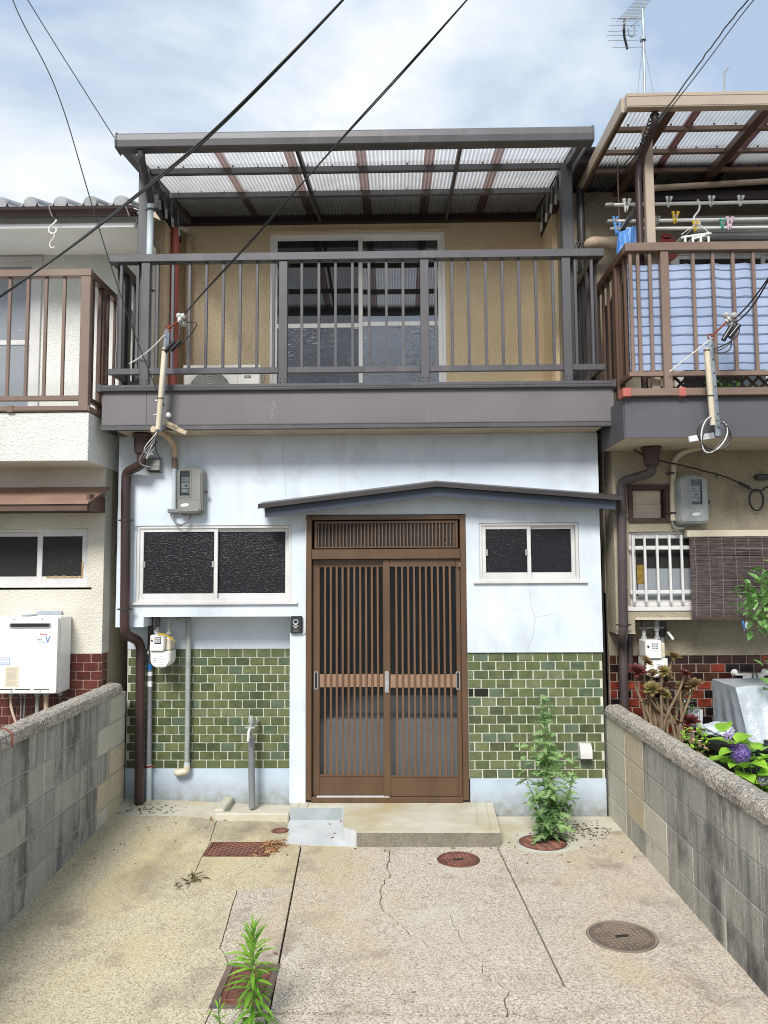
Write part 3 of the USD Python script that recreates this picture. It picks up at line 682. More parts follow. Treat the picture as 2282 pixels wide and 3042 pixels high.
sliding_window(H, .657, 1.450, 1.708, 2.172, .006, 1.050, 'left', sill=(.604, 1.511, 1.688, 1.706), pulls=True, label='small sliding window of dark figured glass right of the door')

# sliding entrance door with its lattice
door = obj('entrance_door', [bx(-.738, -.692, -.012, .10, 0, 2.245, .004), bx(.500, .546, -.012, .10, 0, 2.245, .004), bx(-.692, .500, -.011, .10, 2.205, 2.244, .004), bx(-.692, .500, -.010, .09, -.022, .022, .003),
                             bx(-.690, .498, -.020, .09, 1.888, 1.968, .004)], 'bronze_door', H, label='bronze aluminium sliding lattice door with a slatted transom')
obj('transom_frame', pane_bars(-.672, .486, 1.975, 2.196, .004, .03, .022, .022, .014, .020), 'bronze_door', door)
obj('pane', bx(-.65, .464, .022, .025, 1.985, 2.18), 'figured_glass_fine', door)
for k in range(39):
    x = -.640 + k * (1.094 / 38)
    obj('transom_slat', bx(x - .0045, x + .0045, .008, .020, 1.988, 2.177), 'bronze_slat', door)
def door_leaf(x0, x1, y, wl, wr, xs):
    obj('leaf_frame', [bx(x0, x0 + wl, y, y + .028, .022, 1.886, .004), bx(x1 - wr, x1, y, y + .028, .022, 1.886, .004), bx(x0 + wl, x1 - wr, y + .001, y + .027, 1.832, 1.886, .003), bx(x0 + wl, x1 - wr, y + .001, y + .027, .024, .180, .003),
                       bx(x0 + wl - .004, x1 - wr + .004, y - .005, y + .01, .172, .186, .003), bx(x0 + wl - .004, x1 - wr + .004, y - .005, y + .01, 1.824, 1.838, .003)], 'bronze_door', door)
    obj('pane', trimesh.Trimesh([(x0 + wl, y + .021, .180), (x1 - wr, y + .021, .180), (x1 - wr, y + .021, 1.832), (x0 + wl, y + .021, 1.832)], [(0, 1, 2), (0, 2, 3)], process=False), 'door_glass', door)
    obj('band', bx(x0 + wl, x1 - wr, y + .006, y + .018, .868, .970), 'bronze_band', door)
    for x in xs:
        obj('slat', bx(x - .0088, x + .0088, y - .006, y + .008, .184, 1.828, .002), 'bronze_slat', door)
door_leaf(-.690, -.066, .040, .060, .050, [-.588 + k * .0472 for k in range(10)])
door_leaf(-.122, .517 - .018, .008, .058, .036, [-.014 + k * .0478 for k in range(10)])
for x, y, h in ((-.660, .038, .145), (.470, .006, .145)):
    obj('pull_handle', ext(rrect(x - .017, x + .017, .85, .85 + h, .016).difference(rrect(x - .010, x + .010, .858, .842 + h, .009)), y - .006, y + .002), 'aluminium_dull', door)
    obj('pull_recess', ext(rrect(x - .010, x + .010, .858, .842 + h, .009), y - .001, y + .001), 'ink_black', door)
obj('lock', ext(rrect(-.109, -.077, .83, 1.0, .010), -.006, .009), 'aluminium_dull', door)
obj('lock_slot', ext(rrect(-.101, -.085, .845, .92, .006), -.009, -.006), 'galvanised', door)
obj('track', bx(-.65, -.08, -.006, .03, .0225, .0265), 'aluminium', door)
obj('latch_box', bx(.478, .508, -.016, -.004, 1.82, 1.86, .003), 'bronze_slat', door)
# the entrance hall behind the glass
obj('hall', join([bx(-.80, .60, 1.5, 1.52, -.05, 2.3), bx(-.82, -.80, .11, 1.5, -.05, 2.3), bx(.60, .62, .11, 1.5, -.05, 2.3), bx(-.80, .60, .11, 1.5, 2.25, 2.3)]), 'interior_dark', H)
obj('hall_floor', bx(-.80, .60, .11, 1.5, -.05, -.01), 'interior_floor', H)
obj('hall_step', bx(-.80, .60, .22, 1.5, -.01, .58, .03), 'label_white', H)

# low gable canopy over the door
cl = [(-1.090, 2.318), (.309, 2.482), (1.752, 2.362)]
def canopy(zoff0, zoff1, y0, y1, rise, a=0.0):
    xs = [(cl[0][0] + a, cl[0][1] + a * .117), cl[1], (cl[2][0] - a, cl[2][1] + a * .083)]
    v, n = [], len(xs)
    for y, rz in ((y0, 0), (y1, rise)):
        for zo in (zoff0, zoff1):
            v += [(x, y, z + zo + rz) for x, z in xs]
    f = []
    L = lambda r, i: r * n + i
    for i in range(n - 1):
        f += [(L(0, i), L(0, i + 1), L(1, i + 1), L(1, i)), (L(2, i + 1), L(2, i), L(3, i), L(3, i + 1)), (L(1, i), L(1, i + 1), L(3, i + 1), L(3, i)), (L(0, i + 1), L(0, i), L(2, i), L(2, i + 1))]
    f += [(L(0, 0), L(1, 0), L(3, 0), L(2, 0)), (L(1, n - 1), L(0, n - 1), L(2, n - 1), L(3, n - 1))]
    m = trimesh.Trimesh(np.array(v), np.array([q for a_, b_, c_, d_ in f for q in ((a_, b_, c_), (a_, c_, d_))]), process=False)
    m.fix_normals()
    return m
can = obj('door_canopy', canopy(-.030, 0, -.225, .0, .038), 'canopy_sheet', H, label='low gabled sheet metal canopy over the sliding door')
obj('canopy_lip', canopy(-.036, -.026, -.232, -.222, 0), 'canopy_sheet', can)
obj('canopy_fascia', canopy(-.106, -.034, -.185, -.165, 0, .05), 'canopy_navy', can)
obj('canopy_underside', canopy(-.060, -.034, -.163, -.002, .03, .06), 'canopy_navy', can)

# upper floor set back behind the balcony
back = sbox(-2.18, 3.10, 1.46, 5.40).difference(sbox(-1.255, 3.30, .492, 5.168))
obj('upper_wall', ext(back, 1.25, 1.40), 'stucco_tan', H)
for a, b in ((-2.268, -2.160), (1.455, 1.615)):
    obj('wing_wall', bx(a, b, .76, 1.40, 3.10, 5.20), 'stucco_tan', H)
obj('wing_board', bx(-2.20, -2.150, .50, 1.25, 5.085, 5.21), 'eave_dark', H)
obj('wing_board', bx(1.445, 1.49, .50, 1.25, 5.10, 5.23), 'eave_dark', H)
obj('window_trim', pane_bars(-1.290, .527, 3.28, 5.205, 1.240, 1.26, .032, .032, .03, .032), 'stucco_tan', H)
sliding_window(H, -1.255, .492, 3.30, 5.166, 1.25, -.360, 'left', gl=('mirror_glass', 'mirror_bright'), frame='white_frame', sw=.040, fw=.033, midz=(4.225, 4.245), midgl=('mirror_figured', 'mirror_figured_bright'), label='tall white framed balcony window with figured lower panes')
obj('balcony_floor', bx(-2.28, 1.66, -.29, 1.40, 3.02, 3.20), 'cement', H)
obj('soffit', bx(-2.20, 1.60, -.285, .0, 2.901, 2.92), 'soffit_cream', H)
for a, b in ((-2.300, -1.952), (-1.950, 1.676)):
    obj('fascia_panel', bx(a, b, -.312 - (.0008 if a < -2 else 0), -.30, 2.935, 3.200, .001), 'fascia_grey', H)
obj('fascia_return', [bx(-2.299, -2.288, -.30, .0, 2.90, 3.20), bx(1.664, 1.675, -.30, .0, 2.90, 3.20)], 'fascia_grey', H)
obj('drip_trim', [bx(-2.303, 1.678, -.322, -.285, 2.893, 2.934, .003), bx(-2.303, 1.678, -.325, -.312, 2.928, 2.936, .001)], 'grey_metal', H)
obj('parapet_cap', [bx(-2.298, 1.655, -.342, -.235, 3.196, 3.246, .003), bx(-2.29, 1.645, -.345, -.342, 3.205, 3.213), bx(-2.29, 1.645, -.345, -.342, 3.222, 3.226)], 'grey_metal', H)
for a, b in ((-2.338, -2.297), (1.654, 1.690)):
    obj('cap_end', bx(a, b, -.348, -.232, 3.192, 3.250, .003), 'grey_metal', H)
rs = random.Random(5)
obj('scuff_mark', join([ext(LineString([(-1.0 + rs.uniform(0, .05) + .03 * (k % 3) * .3, 3.12 - k * .011), (-.985 + rs.uniform(0, .03), 3.09 - k * .010)]).buffer(.0010), -.3131, -.3121) for k in range(13)]), 'scuff', H)
# main roof above
obj('eave', [bx(-2.30, 1.66, .52, 1.45, 5.385, 5.44), bx(-2.30, 1.66, .50, .52, 5.36, 5.47)], 'eave_dark', H)
obj('back_beam', bx(-2.16, 1.455, 1.19, 1.25, 5.255, 5.385), 'eave_dark', H)
rv = trimesh.Trimesh([(-2.36, .46, 5.47), (1.70, .46, 5.47), (1.70, 4.6, 6.70), (-2.36, 4.6, 6.70), (-2.36, 8.4, 5.47), (1.70, 8.4, 5.47)], [(0, 1, 2), (0, 2, 3), (3, 2, 5), (3, 5, 4), (0, 3, 4), (1, 5, 2), (0, 4, 5), (0, 5, 1)], process=False)
obj('roof', rv, 'roof_tile', H)
obj('body_wall', [bx(-2.268, -2.26, 1.40, 7.8, 2.9, 5.5), bx(1.607, 1.615, 1.40, 7.8, 2.9, 5.5), bx(-2.26, 1.61, 7.8, 7.9, -.3, 5.5)], 'stucco_grey', H)

# ------------------------------------------------------------------ railings
def railing(label, x0, x1, y, zt, zr, posts, bals, metal, dark, zcap, top=(.064, .075), bot=(.048, .035), bw=.022, pw=.068, pf=.0, sides=(), group=None, plates=True):
    t = thing('balcony_railing', label, 'railing', group)
    obj('top_rail', bx(x0, x1, y - top[1] / 2, y + top[1] / 2, zt - top[0], zt, .004), metal, t)
    pz = sorted(p for p in posts)
    cutx = [x0 + .01] + [v for p in pz for v in (p - pw / 2 - .001, p + pw / 2 + .001)] + [x1 - .01]
    for a, b in zip(cutx[::2], cutx[1::2]):
        if b - a > .03:
            obj('bottom_rail', bx(a, b, y - bot[1] / 2, y + bot[1] / 2, zr - bot[0], zr, .003), metal, t)
    for p in posts:
        q = obj('post', bx(p - pw / 2, p + pw / 2, y - .026, y + .026, zcap, zt - top[0], .003), metal, t)
        if plates:
            for dx in (-.018, .018):
                for dz in (.025, .055):
                    obj('bolt', lathe([(0, 0), (.006, 0), (.005, .004), (0, .005)], (p + dx, y - .026, zcap + dz), 8, 'y'), 'steel_dark', q)
    for b in bals:
        obj('baluster', bx(b - bw / 2, b + bw / 2, y - .011, y + .011, zr, zt - top[0], .002), metal, t)
    for sx, ye, n in sides:
        obj('side_rail', bx(sx - .03, sx + .03, y + top[1] / 2, ye, zt - top[0] + .002, zt - .002, .004), dark, t)
        obj('side_rail', bx(sx - .017, sx + .017, y + bot[1] / 2, ye, zr - bot[0], zr - .001, .003), dark, t)
        for k in range(n):
            yy = y + .10 + (ye - y - .12) * k / max(1, n - 1)
            obj('baluster', bx(sx - .011, sx + .011, yy - .011, yy + .011, zr, zt - top[0], .002), dark, t)
        obj('post', bx(sx - .03, sx + .03, y + .26, y + .31, zcap, zt - top[0], .003), dark, t)
    return t
B1 = [-2.190, -2.058, -1.863, -1.776, -1.642, -1.508, -1.372, -1.238, -1.103, -.971, -.747, -.611, -.479, -.345, -.213, -.076, .056, .315, .443, .574, .709, .841, .971, 1.105, 1.239, 1.415, 1.545]
B1[2:4] = [-1.900, -1.776]
railing('dark grey metal railing of the middle balcony, over the light blue house', -2.290, 1.640, -.25, 4.318, 3.396, [-1.990, -.893, .225, 1.342], B1, 'grey_metal', 'grey_metal_dark', 3.246,
        sides=((-2.245, .74, 8), (1.600, .74, 8)))

# ------------------------------------------------------------------ corrugated balcony roofs
def corrugated(x0, x1, y0, y1, z0, z1, pitch=.032, amp=.0105, ny=3, th=.0015):
    nx = int((x1 - x0) / pitch * 8); xs = np.linspace(x0, x1, nx + 1); ys = np.linspace(0, 1, ny)
    X, Y = np.meshgrid(xs, ys); Z = z0 + (z1 - z0) * Y + amp * np.sin(2 * PI * X / pitch)
    v = np.stack([X, y0 + (y1 - y0) * Y, Z], -1).reshape(-1, 3); n = nx + 1
    f = [q for j in range(ny - 1) for i in range(nx) for q in ((j * n + i, j * n + i + 1, (j + 1) * n + i + 1), (j * n + i, (j + 1) * n + i + 1, (j + 1) * n + i))]
    return trimesh.Trimesh(v, np.array(f), process=False)

br = thing('balcony_roof', 'dark grey framed corrugated clear roof over the middle balcony', 'balcony roof')
gp = Polygon([(-.665, 4.992), (-.672, 5.04), (-.668, 5.085), (-.645, 5.106), (-.56, 5.106), (-.56, 5.094), (-.64, 5.094), (-.655, 5.08), (-.655, 5.005), (-.57, 5.005), (-.57, 4.985), (-.655, 4.985)])
obj('gutter', extx(gp, -2.100, 1.475), 'grey_metal', br)
for a, b in ((-2.110, -2.100), (1.475, 1.486)):
    obj('gutter_end', extx(Polygon([(-.675, 4.988), (-.682, 5.04), (-.676, 5.09), (-.65, 5.112), (-.552, 5.110), (-.552, 4.982), (-.66, 4.982)]), a, b), 'grey_metal', br)
RZ = lambda y: 5.008 + .150 * (y + .55)
for x, w in ((-2.06, .05), (-.750, .026), (.500, .026), (1.41, .05)):
    obj('rafter', extx(Polygon([(-.565, RZ(-.565) - .012), (-.565, RZ(-.565) + .04), (1.20, RZ(1.20) + .04), (1.20, RZ(1.20) - .012)]), x - w / 2, x + w / 2), 'grey_metal_dark' if w < .03 else 'grey_metal', br)
for a, b in ((-2.108, -2.092), (1.464, 1.480)):
    obj('edge_rafter', extx(Polygon([(-.60, 5.005), (-.60, 5.10), (1.20, RZ(1.2) + .10), (1.20, RZ(1.2) - .02)]), a, b), 'grey_metal', br)
for y in (-.10, .475):
    z = RZ(y) + .040
    pu = obj('purlin', bx(-2.035, 1.385, y - .02, y + .02, z - .050, z, .003), 'grey_metal', br)
    for k in range(17):
        obj('roof_screw', lathe([(0, 0), (.008, 0), (.008, .006), (0, .01)], (-1.95 + k * .205, y - .022, z + .006), 8, 'y'), 'galvanised' if y > 0 else 'steel_dark', pu)
ov = [(-1.435, -1.355), (-.885, -.800), (-.315, -.230), (.235, .320), (.785, .870)]
edges = [-2.035] + [v for o in ov for v in o] + [1.385]
for a, b in zip(edges[::2], edges[1::2]):
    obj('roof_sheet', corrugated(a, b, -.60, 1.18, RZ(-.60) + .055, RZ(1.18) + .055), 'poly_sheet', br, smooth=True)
for a, b in ov:
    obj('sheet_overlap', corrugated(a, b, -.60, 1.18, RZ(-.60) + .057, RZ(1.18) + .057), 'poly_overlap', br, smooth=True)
for x0, x1 in ((-2.096, -2.006), (1.343, 1.433)):
    q = obj('post', bx(x0, x1, -.175, -.085, 3.20, 5.085, .006), 'grey_metal', br)
    obj('post_bracket', bx(x0 + .004, x1 - .002, -.180, -.1755, 4.322, 4.345, .001), 'aluminium_dull', q)
# sliding drying-pole hangers under the side rafters
for sx, s, lab in ((-2.05, 1, 'dark folding pole hangers under the left end of the middle balcony roof'), (1.40, -1, 'dark folding pole hangers under the right end of the middle balcony roof')):
    t = thing('pole_hanger', lab, 'pole hanger')
    obj('arm', extx(Polygon([(.02, 5.10), (.02, 5.13), (.75, 5.06), (.75, 5.02)]), sx - .012, sx + .012), 'steel_dark', t)
    obj('bracket', bx(sx - .03, sx + .03, .0, .14, 5.08, 5.17, .004), 'steel_dark', t)
    for k, yy in enumerate((.10, .24, .38, .54)):
        xx = sx + s * (.03 + .014 * k); zz = 5.13 - .012 * k
        obj('rod', tube([(xx, yy, zz - .02), (xx + s * .01, yy, zz - .19)], .009, 8), 'steel_dark', t)
        obj('rod_end', tube([(xx + s * .012, yy, zz - .18), (xx + s * .018, yy, zz - .26)], .011, 8), 'meter_grey', t)
    obj('link', tube([(sx + s * .03, .05, 5.10), (sx + s * .05, .30, 4.98), (sx + s * .08, .62, 4.90)], .008, 8), 'steel_dark', t)

# ================================================================== THE HOUSE ON THE LEFT
HL = thing('terrace_house', 'cream stucco house at the left edge with a red tiled base and white balcony box', 'house')
cx = -2.378
fl = sbox(-6.5, 1.145, cx, 2.66).difference(sbox(-4.4, 1.680, -2.508, 2.150))
obj('front_wall', ext(fl, 0, .15), 'stucco_cream', HL)
obj('side_wall', bx(cx - .01, cx, .15, 6.0, 1.145, 3.0), 'stucco_grey', HL)
obj('side_wall', bx(cx - .01, cx, .112, 6.0, -.3, 1.145), 'stucco_grey', HL)
obj('grout', ext(sbox(-6.5, -.3, cx, 1.1445), .004, .10), 'grout_red', HL)
rl = random.Random(31)
tiles(HL, -3.55, cx - .002, 1.142, 9, -.0045, lambda r, row, x: 'tile_red_%d' % r.choice([1, 1, 2, 3]), rl, off=.03)
tiles(HL, .006, .110, 1.142, 9, 0, lambda r, row, x: 'tile_red_2', rl, side=cx - .003, px=.114)
sliding_window(HL, -4.4, -2.508, 1.680, 2.150, .03, -2.912, 'right', sw=.042, gl=('figured_glass_fine', 'figured_glass_fine'), sill=(-4.5, -2.47, 1.655, 1.676), label='aluminium sliding window of the left house under its brown awning')
rp = random.Random(9)
obj('peeling_putty', join([bx(-2.86 + k * .022, -2.86 + k * .022 + .026, .034, .042, 1.752, 1.757 + rp.uniform(0, .014), .002) for k in range(13)] + [bx(-2.572, -2.563 + rp.uniform(0, .006), .034, .042, 1.75 + k * .014, 1.766 + k * .014, .002) for k in range(9)]), 'dry_straw', HL)
# awning of copper-coloured sheet
aw = trimesh.Trimesh([(-6.5, -.36, 2.335), (-2.372, -.36, 2.335), (-2.335, -.0, 2.490), (-6.5, -.0, 2.490), (-6.5, -.36, 2.318), (-2.372, -.36, 2.318), (-2.335, -.0, 2.473), (-6.5, -.0, 2.473)],
                     [(0, 1, 2), (0, 2, 3), (4, 6, 5), (4, 7, 6), (0, 4, 5), (0, 5, 1), (1, 5, 6), (1, 6, 2)], process=False)
ao = obj('awning', aw, 'copper_sheet', HL)
obj('awning_fascia', [bx(-6.5, -2.385, -.345, -.32, 2.268, 2.322), bx(-2.40, -2.376, -.32, .0, 2.275, 2.40)], 'brown_metal_dark', ao)
obj('awning_soffit', bx(-6.5, -2.40, -.32, .0, 2.276, 2.29), 'eave_dark', ao)
obj('balcony_box', [bx(-6.5, -2.358, -.42, .55, 2.642, 3.018, .004)], 'stucco_white', HL)
obj('box_cap', [bx(-6.5, -2.350, -.435, -.33, 3.022, 3.066, .004), bx(-6.5, -2.360, -.440, -.434, 3.030, 3.052), bx(-2.415, -2.345, -.330, .50, 3.022, 3.060, .004)], 'brown_metal', HL)
obj('cap_joint', bx(-2.985, -2.935, -.446, -.33, 3.018, 3.070, .003), 'brown_metal', HL)
fl2 = sbox(-6.5, 3.0, -2.20, 4.66).difference(sbox(-4.9, 3.10, -3.185, 4.640))
obj('upper_wall', ext(fl2, .50, .62), 'stucco_white', HL)
sliding_window(HL, -4.9, -3.185, 3.10, 4.638, .48, -4.0, 'right', gl=('haze_glass', 'haze_glass'), sw=.05, fw=.045, midz=(3.85, 3.85), midgl='haze_glass', label='frosted balcony window of the left house')
obj('eave_board', [bx(-6.5, -2.16, -.02, .50, 4.655, 4.70), bx(-6.5, -2.16, -.075, -.02, 4.640, 4.675), bx(-6.5, -2.16, -.03, -.008, 4.675, 4.79)], 'white_frame', HL)
gu = [(-.035 + .062 * math.cos(a) - .09, 4.772 + .062 * math.sin(a)) for a in np.linspace(PI, 2 * PI, 9)]
gi = [(-.035 + .056 * math.cos(a) - .09, 4.772 + .056 * math.sin(a)) for a in np.linspace(2 * PI, PI, 9)]
gt = obj('eave_gutter', extx(Polygon(gu + gi), -6.5, -2.13), 'pipe_brown', HL)
for x in (-2.82, -2.19):
    obj('gutter_strap', tube([(x, -.19, 4.778), (x + .006, -.192, 4.74), (x + .02, -.175, 4.695), (x + .02, -.10, 4.70)], .0055, 6), 'meter_grey', gt)
# wavy roof tiles: each a barrel and a pan
for k in range(16):
    xc = -2.245 - .247 * k
    pr = [(xc - .15, .012), (xc - .115, .0), (xc - .085, .018)] + [(xc + .062 * math.cos(a), .028 + .060 * math.sin(a)) for a in np.linspace(PI, 0, 9)] + [(xc + .075, .018), (xc + .098, .004)]
    pg = Polygon(pr + [(x, z - .016) for x, z in pr[::-1]])
    m = ext(pg.buffer(0), -.16, .22)
    m = xform(m, (0, 0, 0)); v = np.array(m.vertices); v[:, 2] += 4.800 + (v[:, 1] + .1) * .33; m.vertices = v
    obj('roof_tile', m, 'roof_tile', HL, smooth=40)
    obj('tile_end', lathe([(0, -.004), (.052, -.004), (.056, .004), (.05, .012), (0, .014)], (xc, -.158, 4.808), 14, 'y'), 'roof_tile', HL, smooth=40)
obj('roof', [trimesh.Trimesh([(-6.5, -.08, 4.79), (-2.15, -.08, 4.79), (-2.15, 3.6, 6.0), (-6.5, 3.6, 6.0), (-6.5, 7.2, 4.79), (-2.15, 7.2, 4.79)], [(0, 1, 2), (0, 2, 3), (3, 2, 5), (3, 5, 4)], process=False)], 'roof_tile', HL)
obj('body_wall', [bx(-2.21, -2.20, .62, 6.8, 2.9, 4.8), bx(-6.5, -2.2, 6.8, 6.9, -.3, 4.8)], 'stucco_grey', HL)
railing('brown metal railing on the white balcony box of the left house', -6.4, -2.362, -.40, 4.146, 3.151, [-2.404, -4.6], [-2.579 - .1425 * k for k in range(13)], 'brown_metal', 'brown_metal_dark', 3.064,
        top=(.058, .06), bot=(.040, .035), bw=.024, pw=.075, sides=((-2.395, .50, 6),), plates=False)
t = thing('s_hook', 'large pale S hook hanging from the left house gutter strap', 'hook')
obj('hook', tube(spline([(-2.765, -.17, 4.665), (-2.80, -.17, 4.62), (-2.825, -.17, 4.575), (-2.80, -.17, 4.548), (-2.772, -.17, 4.555), (-2.768, -.17, 4.59)], 24), .0075, 8), 'white_plastic', t)
t = thing('s_hook', 'thin pale S hook hanging from the larger hook', 'hook')
obj('hook', tube(spline([(-2.78, -.17, 4.545), (-2.800, -.17, 4.49), (-2.815, -.17, 4.45), (-2.797, -.17, 4.428), (-2.775, -.17, 4.44)], 24), .0045, 6), 'white_plastic', t)

# water heater on the left house
t = thing('water_heater', 'white wall-mounted gas water heater on the left house, with a blue and white maker sticker', 'water heater')
obj('cabinet', bx(-3.16, -2.622, -.215, -.008, .862, 1.455, .012), 'white_plastic', t)
obj('front_cover', ext(rrect(-3.165, -2.628, .872, 1.448, .015), -.250, -.216), 'white_plastic', t)
e = obj('exhaust_rim', ext(rrect(-3.005, -2.680, 1.368, 1.408, .019).difference(rrect(-2.996, -2.689, 1.376, 1.400, .012)), -.256, -.249), 'aluminium_dull', t)
obj('exhaust_slot', ext(rrect(-2.996, -2.689, 1.376, 1.400, .012), -.252, -.2495), 'ink_black', t)
for x in (-3.08, -2.945, -2.80):
    obj('vent_slot', ext(rrect(x, x + .118, .898, .904, .002), -.2515, -.2495), 'ink_black', t)
lb = obj('maker_sticker', bx(-2.790, -2.685, -.2515, -.2495, 1.245, 1.335), 'label_white', t)
obj('lettering', text('Rinnai', .014, -2.737, -.2515, 1.312, .001, True, True), 'ink_red', lb)
obj('lettering', join([text('V', .040, -2.722, -.2515, 1.262, .001, True), text('eco', .015, -2.782, -.2515, 1.274, .001, True), bx(-2.775, -2.690, -.2525, -.2515, 1.252, 1.256)]), 'ink_blue', lb)
l2 = obj('notice_sticker', ext(rrect(-3.085, -2.990, 1.085, 1.145, .008), -.2515, -.2495), 'label_white', t)
obj('printed_lines', [bx(-3.075, -3.0, -.2525, -.2515, 1.128 - k * .011, 1.130 - k * .011) for k in range(4)] + [ext(rrect(-3.083, -2.992, 1.087, 1.143, .007).difference(rrect(-3.080, -2.995, 1.090, 1.140, .006)), -.2525, -.2515)], 'ink_blue', l2)
l3 = obj('notice_sticker', bx(-3.025, -2.920, -.2515, -.2495, .920, 1.075), 'label_cream', t)
obj('printed_lines', [bx(-3.015, -2.93 - (k % 3) * .008, -.2525, -.2515, 1.058 - k * .0085, 1.0595 - k * .0085) for k in range(16)], 'ink_grey', l3)
obj('top_bracket', [bx(-2.90, -2.70, -.03, -.008, 1.456, 1.485), bx(-2.93, -2.86, -.21, -.10, 1.456, 1.466)], 'galvanised', t)
obj('screw', join([lathe([(0, 0), (.005, 0), (.004, .003)], (x, -.250, z), 8, 'y') for x in (-2.97, -2.75) for z in (1.436, .885)]), 'aluminium_dull', t)
for x, r, m, pts in ((-3.02, .010, 'wrap_beige', [(-3.03, -.14, .86), (-3.03, -.14, .78), (-2.99, -.15, .66), (-2.93, -.15, .55)]), (-2.955, .006, 'pipe_grey', [(-2.955, -.13, .86), (-2.95, -.13, .5)]),
                     (-2.925, .006, 'pipe_grey', [(-2.925, -.13, .86), (-2.93, -.13, .5)]), (-2.83, .016, 'pipe_zinc', [(-2.83, -.12, .86), (-2.83, -.12, .5)]),
                     (-2.745, .018, 'wrap_beige', [(-2.76, -.12, .86), (-2.76, -.12, .76), (-2.72, -.12, .55)]), (-2.66, .010, 'pipe_dark', [(-2.66, -.10, .86), (-2.66, -.10, .55)])):
    obj('pipe', tube(spline(pts, 14) if len(pts) > 2 else pts, r, 10), m, t, smooth=40)
    obj('nut', lathe([(0, -.03), (r + .007, -.03), (r + .007, 0), (0, 0)], (pts[0][0], pts[0][1], .862), 8), 'pipe_zinc', t)

# ================================================================== THE HOUSE ON THE RIGHT
HR = thing('terrace_house', 'weathered beige stucco house at the right edge with a dark red tiled base', 'house')
fr_ = Polygon([(1.733, 1.288), (1.880, 1.288), (1.880, 1.402), (6.5, 1.402), (6.5, 2.78), (1.733, 2.78)]).difference(sbox(1.872, 2.180, 2.172, 2.458)).difference(sbox(1.853, 1.505, 3.3, 2.094))
obj('front_wall', ext(fr_, 0, .24), 'stucco_grey', HR)
obj('bay_edge', [bx(1.882, 6.5, -.006, .02, 1.394, 1.412), bx(1.730, 1.882, -.004, .02, 1.284, 1.292)], 'soffit_cream', HR)
obj('recess_wall', ext(sbox(1.733, 1.088, 6.5, 1.6), .252, .36), 'stucco_grey', HR)
obj('grout', ext(sbox(1.733, -.3, 6.5, 1.088), .2575, .36), 'grout_grey', HR)
rg = random.Random(41)
tiles(HR, 1.740, 3.12, 1.084, 9, .249, lambda r, row, x: 'tile_flash_%d' % r.choice([1, 1, 2, 2, 3, 3, 6, 4, 5] + ([4, 5, 4] if row > 3 else [])), rg, off=.06)
obj('side_wall', bx(1.733, 1.742, .30, 6, -.3, 3.0), 'stucco_grey', HR)
w = obj('wood_window', pane_bars(1.852, 2.188, 2.168, 2.472, -.02, .08, .036, .040, .036, .040), 'wood_dark', HR, label='small wood-framed louvre window of the right house')
for k, z in enumerate((2.205, 2.318)):
    obj('louvre', xform(bx(-.118, .118, -.003, .003, 0, .112), (2.010, .055, z), rx=.12), 'soffit_cream', w)
gw = sliding_window(HR, 1.853, 3.3, 1.505, 2.094, .02, 2.58, 'left', gl=('figured_glass_fine', 'figured_glass_fine'), sw=.035, sill=(1.815, 3.4, 1.465, 1.500), label='barred aluminium window of the right house, half covered by a reed blind')
obj('bright_pane', bx(1.92, 2.55, .028, .031, 1.55, 1.80), 'haze_glass', gw)
obj('yellow_cloth', bx(1.915, 1.975, .024, .027, 1.68, 1.83, .001), 'mustard', gw)
obj('fascia_panel', bx(1.655, 6.5, -.655, -.64, 2.742, 3.038), 'fascia_slate', HR)
obj('fascia_return', bx(1.648, 1.657, -.64, .0, 2.745, 3.038), 'fascia_slate', HR)
obj('soffit', bx(1.66, 6.5, -.64, .0, 2.748, 2.765), 'soffit_cream', HR)
obj('balcony_floor', bx(1.66, 6.5, -.64, .70, 2.90, 3.03), 'cement_dark', HR)
obj('parapet_cap', bx(1.665, 6.5, -.70, -.60, 3.040, 3.095, .004), 'brown_metal', HR)
for a, b in ((1.632, 1.690), (2.035, 2.085)):
    obj('cap_joint', bx(a, b, -.704, -.596, 3.036, 3.099, .003), 'pipe_red', HR)
for x in (1.70, 2.05, 2.42):
    obj('rivet', lathe([(0, 0), (.005, 0), (.003, .003)], (x, -.655, 3.005), 8, 'y'), 'galvanised', HR)
f2 = sbox(1.50, 3.0, 6.5, 5.22).difference(sbox(2.48, 3.15, 4.1, 4.66))
obj('upper_wall', ext(f2, .60, .72), 'stucco_grey', HR)
sliding_window(HR, 2.48, 4.1, 3.15, 4.66, .59, 3.3, 'left', gl=('mirror_glass', 'mirror_glass'), sw=.04, fw=.04, label='balcony window of the right house behind the laundry')
obj('shutter_box', [bx(2.62, 4.2, .40, .60, 4.68, 4.90, .01)] + [bx(2.64, 4.2, .394, .402, 4.70 + k * .04, 4.715 + k * .04) for k in range(4)], 'aluminium_dull', HR)
obj('eave', [bx(1.48, 6.5, .16, .72, 5.262, 5.34), bx(2.20, 6.5, .28, .36, 4.98, 5.06)], 'eave_dark', HR)
obj('eave_pole', tube([(2.20, .24, 5.04), (2.24, .24, 5.07), (4.5, .24, 5.18)], .022, 10), 'beige_metal', HR)
obj('roof', trimesh.Trimesh([(1.49, .05, 5.34), (6.5, .05, 5.34), (6.5, 4.2, 6.75), (1.49, 4.2, 6.75), (1.49, 8.4, 5.34), (6.5, 8.4, 5.34)], [(0, 1, 2), (0, 2, 3), (3, 2, 5), (3, 5, 4)], process=False), 'roof_tile', HR)
obj('body_wall', [bx(1.50, 1.51, .72, 7.8, 2.9, 5.3), bx(1.74, 6.5, 7.8, 7.9, -.3, 5.3)], 'stucco_grey', HR)

